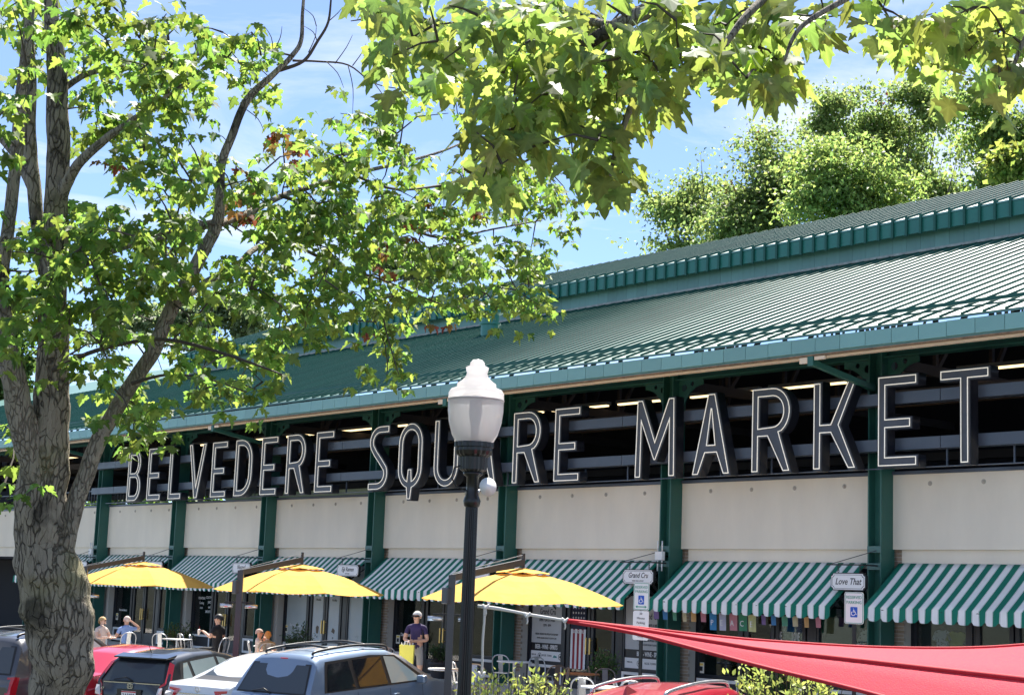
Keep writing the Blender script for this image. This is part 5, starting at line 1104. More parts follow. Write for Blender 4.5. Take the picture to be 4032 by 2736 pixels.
planter(-0.8, -1.6, 'green plant below the second wine shop poster', seed=85, sph=0.3, col=((0.06, 0.12, 0.035), (0.14, 0.25, 0.05)))

# ================================================================== shop window posters, lettering and goods
M_POSTER = mat('grey_poster', (0.50, 0.51, 0.51), 0.5, var=0.05); M_BLK = mat('black_vinyl', (0.010, 0.010, 0.012), 0.4)
YP = YS-0.012
def poster(x0, x1, name, lab, clip=None):
    xc = (x0+x1)/2; w = x1-x0
    t = thing('window_poster', lab, 'poster', (xc, YP, 1.4), group='wine shop window posters')
    f = lambda z: z-1.4
    MB().box(-w/2, w/2, -0.004, 0.004, f(1.05), f(2.30)).build('sheet', M_POSTER, t)
    MB().box(-w/2, w/2, -0.004, 0.004, f(0.855), f(1.046)).build('black_band', M_BLK, t)
    MB().box(-w/2, w/2, -0.004, 0.004, f(0.60), f(0.85)).build('logo_strip', M_SIGNW, t)
    y = -0.007
    put_text('Grand Cru', 0.20, M_INK, t, (0.02, y, f(1.83)), xs=0.7, bold=0.002)
    MB().prism([(-0.16, 0), (0.05, 0.16), (0.28, -0.02), (0.28, -0.08), (0.05, 0.08), (-0.1, 0.0)], (0.05, y, f(1.96)), (1, 0, 0), (0, 0, 1), (0, 0.002, 0)).build('roof_logo', M_INK, t)
    put_text('OPEN 7 DAYS A WEEK', 0.10, M_INK, t, (0, y, f(1.62)), xs=0.62, bold=0.002); put_text('12PM - 8PM', 0.09, M_INK, t, (0, y, f(1.49)), xs=0.7)
    put_text('ORDER ONLINE FOR PICKUP OR DELIVERY', 0.065, M_INK, t, (0, y, f(1.27)), xs=0.72, bold=0.001); put_text('WWW.GRANDCRUBOTTLESHOP.COM', 0.06, M_INK, t, (0, y, f(1.17)), xs=0.72)
    put_text('BEER - WINE - SPIRITS', 0.15, M_SIGNW, t, (0, y, f(0.95)), xs=0.60, bold=0.003)
    put_text('PARK HILL', 0.05, M_INK, t, (-w*0.38, y, f(0.75)), xs=0.8); put_text('ROCK TOWN', 0.07, M_INK, t, (0.03, y, f(0.74)), xs=0.85)
    link('round_logo', curve_mesh('round_logo', [circ(0, 0, 0.07, 18), circ(0, 0, 0.058, 18), circ(0, 0, 0.03, 12)], extrude=0.001, mats=[M_INK]), t, (-w*0.2, y, f(0.73)), (math.pi/2, 0, 0))
    link('round_logo', curve_mesh('round_logo', [circ(0, 0, 0.075, 18), circ(0, 0, 0.06, 18), circ(0, 0, 0.035, 12)], extrude=0.001, mats=[M_INK]), t, (w*0.44, y, f(0.73)), (math.pi/2, 0, 0))
    link('hill_logo', curve_mesh('hill_logo', [[(-0.08, 0), (-0.02, 0.07), (0.02, 0.04), (0.05, 0.06), (0.09, 0)]], extrude=0.001, mats=[mat('teal_ink', (0.05, 0.25, 0.25), 0.6)]), t, (w*0.27, y, f(0.70)), (math.pi/2, 0, 0))
poster(-11.42, -10.17, 'a', 'tall grey wine shop poster reading OPEN 7 DAYS A WEEK, left of the flag door')
poster(-7.92, -6.16, 'b', 'second grey wine shop poster, behind the farther reserved parking sign')
# striped flag panel in the wine shop door
fl_ = thing('door_flag', 'stars and stripes flag panel hanging in the wine shop door', 'flag', (-9.56, YP-0.03, 1.1))
MB().box(-0.28, 0.28, -0.004, 0.004, 0.35, 0.95).build('star_field', mat('flag_navy', (0.015, 0.02, 0.05), 0.7), fl_)
for i in range(7): MB().box(-0.28+i*0.08, -0.203+i*0.08, -0.004, 0.004, -0.62, 0.345).build('stripe', mat('flag_red', (0.30, 0.02, 0.03), 0.7) if i % 2 else M_SIGNW, fl_)
star = [((0.035 if k_ % 2 == 0 else 0.014)*math.sin(k_*math.pi/5), (0.035 if k_ % 2 == 0 else 0.014)*math.cos(k_*math.pi/5)) for k_ in range(10)]
st_me = curve_mesh('star', [star], extrude=0.001, mats=[M_SIGNW])
for r_ in range(4):
    for c_ in range(5): link('star', st_me, fl_, (-0.2+c_*0.1, -0.006, 0.86-r_*0.12), (math.pi/2, 0, 0))
put_text('GRAND CRU', 0.11, M_SIGNW, fl_, (0, -0.008, 0.28), bold=0.002, xs=0.7)
def decal(s, x, z, size, lab, m=M_SIGNW, xs=0.8, shear=0.0, lines=None):
    t = thing('window_lettering', lab, 'lettering', (x, YP, z), group='lettering on the shop windows')
    for i, q in enumerate(lines or [s]): put_text(q, size, m, t, (0, 0, -i*size*1.3), xs=xs, shear=shear, bold=0.001)
decal('', -28.9, 1.72, 0.12, 'white window lettering PLANTBAR behind the man in black', lines=['PLANTBAR', 'Coming', 'soon'])
decal('', -28.35, 1.75, 0.12, 'white window lettering COLD PRESS JUICE and SMOOTHIES', lines=['COLD PRESS', 'JUICE', 'and', 'SMOOTHIES'])
decal('Dine and takeout', -34.8, 1.15, 0.11, 'white lettering low on the window behind the seated couple')
decal('Our noodle shop', -22.85, 1.05, 0.11, 'white lettering on the frosted window left of the ramen doors')
decal('Dining carryout', -16.85, 1.0, 0.13, 'white lettering low on the window beside the standing man')
decal('My heart to yours', -4.9, 1.12, 0.13, 'white script lettering on the gift shop window above the white shrub', shear=0.35, lines=['My heart to yours'])
decal('LOVE', -3.05, 1.55, 0.26, 'narrow white LOVE lettering on the left gift shop door', xs=0.35)
decal('LOVE', -2.55, 1.55, 0.26, 'narrow white LOVE lettering on the right gift shop door', xs=0.35)
for i, (x, z, lab) in enumerate(((-23.35, 0.92, 'small paper notice on the frosted window of the ramen shop'), (-17.3, 0.86, 'small paper notice on the window behind the standing man'), (-35.25, 0.9, 'small paper notice on the window beside the seated woman'), (-5.35, 0.75, 'small yellow edged notice at the gift shop window corner'), (-2.85, 1.3, 'white notice card on the gift shop door'))):
    t = thing('paper_notice', lab, 'notice', (x, YP, z)); MB().box(-0.09, 0.09, -0.003, 0.003, -0.12, 0.12).build('sheet', M_NOTE, t); MB().box(-0.07, 0.07, -0.006, -0.0035, 0.05, 0.10).build('printed_band', mat('note_print', (0.75, 0.55, 0.1), 0.7), t); MB().box(-0.05, 0.05, -0.006, -0.0035, -0.07, 0.03).build('printed_symbol', M_INK, t)
# ramen door panels
for i, x in enumerate((-21.56, -20.68)):
    t = thing('door_panel', ['white paper panel on the left ramen shop door', 'white paper panel on the right ramen shop door'][i], 'poster', (x, YP, 1.2))
    MB().box(-0.27, 0.27, -0.003, 0.003, -0.75, 0.98).build('sheet', mat('pale_film', (0.56, 0.60, 0.60), 0.5, var=0.05), t)
    put_text('Noodles', 0.10, M_INK, t, (0, -0.005, 0.66), shear=0.3, xs=0.8)
    MB().prism([(-0.06, -0.1), (0.06, -0.1), (0.09, 0.1), (-0.02, 0.14), (-0.08, 0.08)] if i == 0 else [(-0.1, -0.02), (0.06, -0.08), (0.1, 0.02), (-0.02, 0.1)], (0, -0.006, -0.25), (1, 0, 0), (0, 0, 1), (0, 0.002, 0)).build('printed_symbol', mat('print_brown', (0.16, 0.12, 0.08), 0.7), t)
    put_text('EJJI', 0.06, M_INK, t, (0, -0.005, -0.45))
# clothes and bags shown inside the windows
def shirt(x, z, w, h, m, lab, y=YS+0.25, legs=False):
    t = thing('display_shirt', lab, 'shirt', (x, y, z), group='clothes shown in the windows')
    body = [(-0.22, 0), (0.22, 0), (0.24, 0.5), (0.30, 0.40), (0.42, 0.46), (0.30, 0.72), (0.14, 0.80), (0.06, 0.75), (-0.06, 0.75), (-0.14, 0.80), (-0.30, 0.72), (-0.42, 0.46), (-0.30, 0.40), (-0.24, 0.5)]
    if legs: body = [(-0.22, -0.35), (-0.04, -0.35), (0.0, -0.05), (0.04, -0.35), (0.22, -0.35)]+body[2:]
    o = MB().prism([(a*w, b*h) for a, b in body], (0, 0, -h*0.4), (1, 0, 0), (0, 0, 1), (0, 0.09, 0)).build('body', m, t); bevel(o, 0.03, 2)
    MB().tube([(-0.16*w, 0.04, h*0.42), (0, 0.04, h*0.50), (0.16*w, 0.04, h*0.42)], 0.012, 6).build('hanger', M_IRON, t)
def print_mat(name, a, b, sc):
    m = bpy.data.materials.new(name); m.use_nodes = True; t = m.node_tree; bs = t.nodes['Principled BSDF']; v_ = t.nodes.new('ShaderNodeTexVoronoi'); v_.inputs['Scale'].default_value = sc
    tcn = t.nodes.new('ShaderNodeTexCoord'); t.links.new(tcn.outputs['Object'], v_.inputs['Vector']); c_ = t.nodes.new('ShaderNodeValToRGB'); c_.color_ramp.interpolation = 'CONSTANT'; c_.color_ramp.elements[0].color = (*b, 1); c_.color_ramp.elements[1].color = (*a, 1); c_.color_ramp.elements[1].position = 0.25
    t.links.new(v_.outputs['Distance'], c_.inputs[0]); t.links.new(c_.outputs[0], bs.inputs['Base Color']); bs.inputs['Roughness'].default_value = 0.9; return m
shirt(-0.75, 1.42, 0.95, 0.95, print_mat('pineapple_print', (0.56, 0.54, 0.48), (0.10, 0.10, 0.09), 14), 'patterned short romper hanging in the window left of the nearest column', legs=True)
shirt(1.35, 1.60, 0.7, 0.6, mat('olive_cloth', (0.30, 0.32, 0.05), 0.9, var=0.2), 'olive green top hanging in the window at the right edge')
shirt(1.02, 1.62, 0.6, 0.6, print_mat('white_stripe_print', (0.5, 0.52, 0.55), (0.03, 0.03, 0.05), 20), 'dark striped top with white trim in the right window')
shirt(1.75, 1.55, 0.6, 0.6, mat('dark_cloth', (0.05, 0.06, 0.06), 0.9), 'dark top beside the olive one in the right window')
shirt(-4.35, 1.5, 0.9, 0.5, mat('grey_cloth', (0.14, 0.14, 0.15), 0.9), 'grey garment behind the bunting in the gift shop window')
t = thing('hand_bag', 'olive green bag standing below the olive top in the right window', 'bag', (1.4, YS+0.3, 1.0))
bevel(MB().box(-0.22, 0.22, -0.06, 0.06, 0, 0.32).build('body', MATS['olive_cloth'], t), 0.02); MB().tube([(-0.12, 0, 0.32), (-0.08, 0, 0.46), (0.08, 0, 0.46), (0.12, 0, 0.32)], 0.012, 6).build('strap', M_IRON, t); MB().box(-0.3, 0.3, -0.2, 0.2, -1.0, -0.002).build('display_block', M_DARK, t)
for i in range(6):
    x = -5.3+i*0.17; hh_ = (0.26, 0.34, 0.2, 0.3, 0.24, 0.32)[i]
    t = thing('gift_box', ['white gift bag', 'white printed gift bag', 'red gift box', 'clear gift bag', 'cream gift box', 'pale gift bag'][i]+' on the gift shop window ledge', 'gift', (x, YS+0.22, 0.62), group='gifts on the window ledge')
    bevel(MB().box(-0.07, 0.07, -0.05, 0.05, 0, hh_).build('body', mat('gift_%d' % i, ((0.6, 0.6, 0.58), (0.62, 0.62, 0.6), (0.45, 0.05, 0.06), (0.5, 0.52, 0.5), (0.55, 0.5, 0.4), (0.5, 0.48, 0.45))[i], 0.7), t), 0.008)
    MB().tube([(-0.03, 0, hh_), (-0.02, 0, hh_+0.06), (0.02, 0, hh_+0.06), (0.03, 0, hh_)], 0.005, 5).build('handle', M_NOTE, t)
MB().box(-5.45, -4.2, YS+0.06, YS+0.5, 0.58, 0.618).build('window_ledge', mat('ledge_wood', (0.30, 0.2, 0.12), 0.6), mk)

# ================================================================== parked cars
def car_paint(name, c, metal=0.35, rough=0.28): return mat(name, c, rough, metal=metal, coat=0.8, spec=0.5)
M_CARGL = glass_mat('car_glass', (0.55, 0.66, 0.66), 0.62); M_PRIV = glass_mat('privacy_glass', (0.16, 0.19, 0.22), 0.6)
M_TRIM = mat('black_trim', (0.012, 0.012, 0.013), 0.45); M_CHROME = mat('chrome', (0.75, 0.75, 0.76), 0.12, metal=1.0)
M_TAIL = mat('red_tail_lens', (0.45, 0.010, 0.018), 0.12, spec=0.7, coat=0.6); M_CLENS = mat('clear_tail_lens', (0.70, 0.66, 0.66), 0.15, spec=0.7, coat=0.6)
M_TYRE = mat('tyre_rubber', (0.02, 0.02, 0.02), 0.9); M_RIM = mat('alloy_rim', (0.5, 0.5, 0.52), 0.3, metal=0.8); M_SEATC = mat('car_interior', (0.03, 0.03, 0.032), 0.8)
M_PLATE = mat('plate_white', (0.78, 0.78, 0.76), 0.5)
def interp(tab, x):
    xs = [p[0] for p in tab]; return float(np.interp(x, xs, [p[1] for p in tab]))
def car(label, rear, heading, paint, S, plate='', badge='', rails=False, privacy=False, extra=None):
    """S: profile tables along x (0 = rear bumper, L = front). heading: degrees left of +Y"""
    L_, W_ = S['L'], S['W']; hw = W_/2
    fw = Vector((-math.sin(R(heading)), math.cos(R(heading)), 0)); rz = math.atan2(fw.y, fw.x)
    za = lot_z(rear[1]+fw.y*0.8); zb = lot_z(min(rear[1]+fw.y*3.6, -7.9)); pit = math.atan2(zb-za, 2.8)
    t = thing('parked_car', label, 'car', (rear[0], rear[1], za-0.8*math.tan(pit)), group='cars parked nose in along the patio')
    t.rotation_euler = (0, -pit, rz)
    top, belt, wid = S['top'], S['belt'], S['wid']; zb0 = S.get('sill', 0.24); rw = S['roofw']
    xs = sorted(set([p[0] for p in top]+[p[0] for p in belt]+[p[0] for p in wid]+list(np.linspace(0, L_, 30))))
    def half(x): return interp(wid, x)*hw
    def side_y(x, z):
        b = interp(belt, x); tp = interp(top, x); h = half(x)
        if z <= b: return h*(0.965+0.035*math.sin(math.pi*min(1, max(0, (z-zb0)/max(0.2, b-zb0)))))
        f = min(1, (z-b)/max(0.02, S['roof']-b)); return h*0.965+(rw*hw-h*0.965)*min(1, f)
    rows = []; ngl = 6
    for x in xs:
        b = interp(belt, x); tp = max(interp(top, x), b+0.001); sec = [(0, zb0), (half(x)*0.86, zb0), (half(x)*0.955, zb0+0.06)]
        for f in (0.2, 0.45, 0.7, 0.9, 1.0): z = zb0+0.06+(b-zb0-0.06)*f; sec.append((side_y(x, z), z))
        yt = side_y(x, tp)
        for f in (0.3, 0.6, 0.86): z = b+(tp-b)*f; sec.append((side_y(x, z), z))
        sec += [(yt*0.93, b+(tp-b)*0.97), (yt*0.75, tp+0.012*min(1, (tp-b)*3)), (yt*0.4, tp+0.025*min(1, (tp-b)*3)), (0, tp+0.03*min(1, (tp-b)*3))]
        rows.append([(x, -y, z) for y, z in sec]+[(x, y, z) for y, z in sec[::-1]][1:])
    m = MB(); m.grid(rows); n = len(rows[0])
    for ri, rev in ((0, False), (len(rows)-1, True)):
        r_ = rows[ri]; o0 = len(m.v)
        for k in range(n//2): m.quad(r_[k], r_[k+1], r_[n-2-k], r_[n-1-k])
    body = m.build('body', paint, t, smooth=True)
    bm = bmesh.new(); bm.from_mesh(body.data); bmesh.ops.remove_doubles(bm, verts=bm.verts, dist=0.0005); bmesh.ops.recalc_face_normals(bm, faces=bm.faces)
    for e in bm.edges:
        if len(e.link_faces) == 2 and e.calc_face_angle(0) > R(38): e.smooth = False
    bm.to_mesh(body.data); bm.free()
    GM = M_PRIV if privacy else M_CARGL
    def win_side(poly, s, name='side_window', m_=None, off=0.010):
        mb = MB(); n_ = len(poly)
        vs = [(x, s*(side_y(x, z)+off), z) for x, z in poly]; cx = sum(p[0] for p in poly)/n_; cz = sum(p[1] for p in poly)/n_
        vs.append((cx, s*(side_y(cx, cz)+off), cz)); fs = [((i, (i+1) % n_, n_) if s < 0 else ((i+1) % n_, i, n_)) for i in range(n_)]
        mb._add(vs, fs); return mb.build(name, m_ or GM, t)
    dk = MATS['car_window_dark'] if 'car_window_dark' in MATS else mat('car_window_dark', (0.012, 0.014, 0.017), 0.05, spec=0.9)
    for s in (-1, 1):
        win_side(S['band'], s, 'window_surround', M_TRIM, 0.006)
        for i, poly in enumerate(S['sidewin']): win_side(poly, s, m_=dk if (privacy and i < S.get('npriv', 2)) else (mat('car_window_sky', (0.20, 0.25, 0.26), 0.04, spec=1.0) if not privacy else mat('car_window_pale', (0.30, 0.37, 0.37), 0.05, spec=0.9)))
    def rearpatch(y0b, y0t, z0, z1, name, m_, off=0.012, xoff=None):
        """patch on the tail following the top profile"""
        mb = MB(); rr_ = []
        for f in np.linspace(0, 1, 6):
            z = z0+(z1-z0)*f; x = tail_x(z); yy = y0b+(y0t-y0b)*f; rr_.append([(x-off-0.02*(1-abs(s_))*0, s_*yy, z) for s_ in np.linspace(-1, 1, 7)])
        mb.grid(rr_); return mb.build(name, m_, t, smooth=True)
    tl = sorted([(z, x) for x, z in S['tail']])
    def tail_x(z): return float(np.interp(z, [p[0] for p in tl], [p[1] for p in tl]))
    rw0, rw1, rz0, rz1 = S['rearwin']
    rearpatch(rw0+0.03, rw1+0.03, rz0-0.025, rz1+0.02, 'rear_window_surround', M_TRIM, 0.008)
    rearpatch(rw0, rw1, rz0, rz1, 'rear_window', mat('rear_glass', (0.075, 0.10, 0.115), 0.03, spec=1.0) if not privacy else mat('rear_glass_dark', (0.035, 0.05, 0.065), 0.22, spec=0.6), 0.014)
    # windscreen
    x0, z0, x1, z1 = S['screen']; mb = MB()
    mb.grid([[(x0+(x1-x0)*f+0.012, s_*(half(x0)*0.86+(rw*hw*0.86-half(x0)*0.86)*f), z0+(z1-z0)*f+0.016) for s_ in np.linspace(-1, 1, 5)] for f in (0, .5, 1)])
    mb.build('windscreen', mat('rear_glass', (0.05, 0.06, 0.065), 0.03), t)
    for s in (-1, 1):
        for poly, m_, nm in S['lights']:
            mb = MB(); n_ = len(poly)                                    # (y, z, dx): wraps round the corner
            vs = [(tail_x(z)-0.030+dx_, s*min(y, hw*0.985), z) for y, z, dx_ in poly]; ctr = tuple(np.mean(vs, axis=0)+np.array([-0.055, s*0.02, 0])); vs.append(ctr)
            mb._add(vs, [(i, (i+1) % n_, n_) for i in range(n_)]); mb.build(nm, m_, t, smooth=False)
    # number plate
    px_, pz = S['plate']; pl = MB().box(px_-0.012, px_, -0.155, 0.155, pz-0.078, pz+0.078).build('number_plate', M_PLATE, t)
    if plate: put_text(plate, 0.105, mat('plate_ink', (0.05, 0.05, 0.06), 0.6), pl, (px_-0.0135, 0, pz-0.008), rot=(math.pi/2, 0, -math.pi/2), xs=0.8, bold=0.001); MB().box(px_-0.0128, px_-0.0122, -0.155, 0.155, pz+0.052, pz+0.074).build('plate_band', mat('plate_red', (0.5, 0.05, 0.05), 0.6), pl)
    MB().box(px_-0.002, px_+0.05, -0.26, 0.26, pz-0.11, pz+0.11).build('plate_recess', M_TRIM if S.get('recess_dark') else paint, t)
    # bumper, handles, mirrors, wheels
    zbm = S['bumper']; o = MB().box(-0.06, 0.16, -hw*0.90, hw*0.90, zbm-0.16, zbm+0.06).build('rear_bumper', paint, t); bevel(o, 0.05, 3)
    MB().box(-0.05, 0.10, -hw*0.80, hw*0.80, zbm-0.28, zbm-0.165).build('bumper_valance', M_TRIM, t)
    for s in (-1, 1):
        for hx in S['handles']:
            z = interp(belt, hx)-0.12; y = side_y(hx, z)
            MB().tube([(hx-0.10, s*(y+0.005), z), (hx-0.07, s*(y+0.035), z+0.005), (hx+0.06, s*(y+0.035), z+0.005), (hx+0.09, s*(y+0.005), z)], 0.013, 6).build('door_handle', M_CHROME if S.get('chrome') else paint, t, smooth=True)
        mx_ = S['mirror']; z = interp(belt, mx_)+0.09; y = side_y(mx_, z)
        o = MB().box(mx_-0.06, mx_+0.07, s*(y+0.02) if s > 0 else s*(y+0.20), s*(y+0.20) if s > 0 else s*(y+0.02), z-0.065, z+0.075).build('side_mirror', paint if not S.get('chrome') else M_TRIM, t); bevel(o, 0.03, 2)
        for wx in S['wheels']:
            wr = S['wr']; yw = s*(half(wx)*0.955-0.10)
            w = MB().tube([(wx, yw-0.11, wr), (wx, yw+0.11, wr)], wr, 28).build('wheel', M_TYRE, t); bevel(w, 0.02)
            r_ = MB(); r_.tube([(wx, yw+s*0.112, wr), (wx, yw+s*0.118, wr)], wr*0.66, 24); r_.build('rim', M_RIM, w)
            ar = MB(); ar.tube([(wx, s*(half(wx)*0.955-0.02), wr+0.02), (wx, s*(half(wx)*0.985+0.004), wr+0.02)], wr+0.05, 28); ar.build('wheel_arch', M_TRIM, t)
    # door seams
    for s in (-1, 1):
        for sx in S['seams']:
            b = interp(belt, sx); m = MB(); m.grid([[(sx+d_, s*(side_y(sx, z)+0.003), z) for d_ in (-0.005, 0.005)] for z in np.linspace(zb0+0.12, b, 6)]); m.build('door_seam', M_TRIM, t)
    if rails:
        zr = S['roof']
        for s in (-1, 1):
            y = s*rw*hw*0.80; a, b = S['rail']; zt = lambda x: interp(top, x)+0.02
            P_, Q_ = smooth_path([(a, y, zt(a)+0.0), (a+0.12, y, zt(a+0.12)+0.055), ((a+b)/2, y, zt((a+b)/2)+0.065), (b-0.15, y, zt(b-0.15)+0.055), (b, y, zt(b)+0.0)], [0.020, 0.024, 0.022, 0.024, 0.018], 5)
            MB().tube(P_, Q_, 8).build('roof_rail', S.get('railmat', M_TRIM), t, smooth=True)
        for cx in S.get('cross', []): P_, Q_ = smooth_path([(cx, -rw*hw*0.8, interp(top, cx)+0.08), (cx, 0, interp(top, cx)+0.12), (cx, rw*hw*0.8, interp(top, cx)+0.08)], [0.02]*3, 6); MB().tube(P_, Q_, 8).build('cross_bar', M_TRIM, t, smooth=True)
    if extra: extra(t, S, tail_x, side_y)
    return t
def emblem(t, x, z, s=0.06):
    link('emblem', curve_mesh('emblem', [circ(0, 0, s, 20), circ(0, 0, s*0.78, 20)], extrude=0.004, mats=[M_CHROME]), t, (x, 0, z), (math.pi/2, 0, -math.pi/2))
def wiper(t, x, z, a=0.5):
    MB().tube([(x, 0.0, z), (x-0.03, -0.10, z+0.07), (x-0.0, -0.42, z+0.03)] if a > 0 else [(x, 0, z), (x-0.03, 0.12, z+0.07), (x, 0.42, z+0.02)], [0.016, 0.014, 0.008], 6).build('rear_wiper', M_TRIM, t, smooth=True)

# blue wagon-like SUV
SUV = dict(L=4.69, W=1.83, roof=1.70, roofw=0.70, sill=0.30, wr=0.34,
  top=[(0, 0.86), (0.06, 0.98), (0.16, 1.06), (0.50, 1.60), (0.62, 1.655), (1.2, 1.69), (2.0, 1.70), (2.6, 1.66), (3.0, 1.54), (3.72, 1.10), (4.3, 1.0), (4.6, 0.86), (4.69, 0.72)],
  belt=[(0, 0.84), (0.16, 1.04), (2.0, 1.03), (3.4, 1.02), (3.72, 1.06), (4.3, 0.96), (4.69, 0.70)], wid=[(0, 0.90), (0.15, 0.96), (0.6, 1.0), (3.6, 1.0), (4.3, 0.95), (4.69, 0.80)],
  tail=[(0.0, 0.84), (0.06, 0.98), (0.16, 1.06), (0.50, 1.60)], rearwin=(0.72, 0.60, 1.08, 1.52), screen=(3.62, 1.12, 2.72, 1.60),
  band=[(0.52, 1.07), (3.52, 1.07), (3.45, 1.14), (2.72, 1.57), (2.0, 1.61), (0.72, 1.57)],
  sidewin=[[(0.62, 1.10), (1.38, 1.10), (1.34, 1.55), (0.78, 1.53)], [(1.50, 1.10), (2.32, 1.10), (2.28, 1.57), (1.46, 1.56)], [(2.42, 1.10), (3.36, 1.10), (3.28, 1.16), (2.68, 1.54), (2.38, 1.57)]], npriv=2,
  lights=[([(0.70, 0.92, 0.0), (0.86, 0.94, 0.02), (0.92, 0.94, 0.22), (0.92, 0.62, 0.22), (0.86, 0.60, 0.03), (0.72, 0.62, 0.0)], M_TAIL, 'tail_light'), ([(0.73, 0.72, -0.014), (0.84, 0.73, 0.0), (0.84, 0.64, 0.0), (0.74, 0.65, -0.014)], M_CLENS, 'reversing_light')],
  plate=(-0.005, 0.74), bumper=0.50, handles=[1.62, 2.52], mirror=3.22, wheels=(0.92, 3.64), seams=[1.42, 2.36, 3.34], rail=(0.62, 2.75), cross=[1.1, 2.1])
def suv_extra(t, S, tx, sy):
    MB().tube([(0.52, -0.22, 1.605), (0.50, 0, 1.61), (0.52, 0.22, 1.605)], 0.02, 6).build('brake_light', M_TAIL, t, smooth=True)
    wiper(t, tx(1.07)-0.02, 1.06, -1); emblem(t, tx(0.93)-0.03, 0.93, 0.055)
    o = MB().box(-0.045, 0.02, -0.36, 0.36, 0.83, 0.90).build('plate_garnish', MATS['blue_car_paint'], t); bevel(o, 0.015)
    put_text('HIGHLANDER', 0.05, M_CHROME, t, (tx(0.9)-0.02, -0.55, 0.87), rot=(math.pi/2, 0, -math.pi/2))
    put_text('V6', 0.06, M_CHROME, t, (tx(0.9)-0.02, 0.60, 0.88), rot=(math.pi/2, 0, -math.pi/2))
def rp_at(px, D): a = atD(px, 2700, D); return (a[0], a[1])
car('blue grey SUV with roof rails, nearest of the parked row', rp_at(1052, 27.6), 19, car_paint('blue_car_paint', (0.20, 0.27, 0.37), metal=0.5, rough=0.36), SUV, '9BX2647', rails=True, privacy=True, extra=suv_extra)
# small dark hatchback
FIT = dict(L=4.05, W=1.70, roof=1.52, roofw=0.68, sill=0.26, wr=0.30,
  top=[(0, 0.78), (0.04, 0.98), (0.12, 1.05), (0.42, 1.44), (0.50, 1.475), (1.2, 1.52), (1.9, 1.51), (2.5, 1.40), (3.3, 1.06), (3.8, 0.92), (4.05, 0.66)],
  belt=[(0, 0.76), (0.12, 1.03), (1.0, 1.02), (2.6, 0.95), (3.3, 0.98), (3.8, 0.86), (4.05, 0.62)], wid=[(0, 0.90), (0.12, 0.96), (0.5, 1.0), (3.2, 1.0), (3.7, 0.93), (4.05, 0.74)],
  tail=[(0.0, 0.76), (0.04, 0.98), (0.12, 1.05), (0.42, 1.44)], rearwin=(0.66, 0.53, 1.04, 1.37), screen=(3.18, 1.06, 2.1, 1.46),
  band=[(0.46, 1.06), (3.1, 1.0), (2.95, 1.10), (2.15, 1.40), (1.5, 1.44), (0.62, 1.38)],
  sidewin=[[(0.56, 1.10), (0.88, 1.08), (0.86, 1.37), (0.72, 1.36)], [(0.98, 1.07), (1.84, 1.03), (1.80, 1.41), (0.96, 1.38)], [(1.94, 1.03), (2.85, 1.02), (2.75, 1.08), (2.12, 1.37), (1.90, 1.41)]],
  lights=[([(0.60, 1.40, 0.02), (0.70, 1.36, 0.06), (0.82, 1.02, 0.06), (0.90, 0.92, 0.26), (0.84, 0.86, 0.12), (0.70, 0.70, 0.0), (0.56, 0.72, -0.005), (0.64, 1.0, -0.004), (0.70, 1.06, 0.0)], M_TAIL, 'tail_light'), ([(0.64, 0.96, -0.03), (0.72, 0.97, -0.02), (0.72, 0.80, -0.025), (0.60, 0.78, -0.03)], M_CLENS, 'reversing_light')],
  plate=(-0.015, 0.80), bumper=0.48, handles=[1.15, 2.05], mirror=2.75, wheels=(0.72, 3.25), seams=[1.88, 2.9], recess_dark=False)
def fit_extra(t, S, tx, sy):
    o = MB()._add([(0.30, -0.58, 1.47), (0.30, 0.58, 1.47), (0.62, 0.60, 1.515), (0.62, -0.60, 1.515), (0.30, -0.58, 1.445), (0.30, 0.58, 1.445), (0.55, 0.60, 1.46), (0.55, -0.60, 1.46)], [(0, 3, 2, 1), (4, 5, 6, 7), (0, 1, 5, 4), (1, 2, 6, 5), (2, 3, 7, 6), (3, 0, 4, 7)]).build('roof_spoiler', MATS['black_car_paint'], t)
    wiper(t, tx(1.05)-0.02, 1.045, -1); MB().tube([(0.66, 0, 1.53), (0.52, 0, 1.74)], [0.008, 0.004], 6).build('aerial', M_TRIM, t)
    link('emblem', curve_mesh('emblem', [rrect(0.115, 0.09, 0.02), rrect(0.092, 0.068, 0.016)], extrude=0.004, mats=[M_CHROME]), t, (tx(0.97)-0.03, 0, 0.965), (math.pi/2, 0, -math.pi/2))
    m = MB()
    for a, b in (((-0.026, -0.03), (-0.018, 0.03)), ((0.026, -0.03), (0.018, 0.03)), ((-0.02, 0), (0.02, 0))): m.bar((tx(0.97)-0.034, -a[0], 0.965+a[1]), (tx(0.97)-0.034, -b[0], 0.965+b[1]), 0.010)
    m.build('emblem_letter', M_CHROME, t)
    MB().bar((tx(1.02)-0.015, -0.62, 1.015), (tx(1.02)-0.015, 0.62, 1.015), 0.018).build('tail_garnish', M_CHROME, t)
    put_text('FIT', 0.065, M_CHROME, t, (tx(0.92)-0.03, 0.60, 0.90), rot=(math.pi/2, 0, -math.pi/2))
car('small black hatchback with tall red tail lights, second car right of the maple trunk', rp_at(516, 30.2), 29, car_paint('black_car_paint', (0.016, 0.019, 0.024)), FIT, '2A5829', extra=fit_extra)
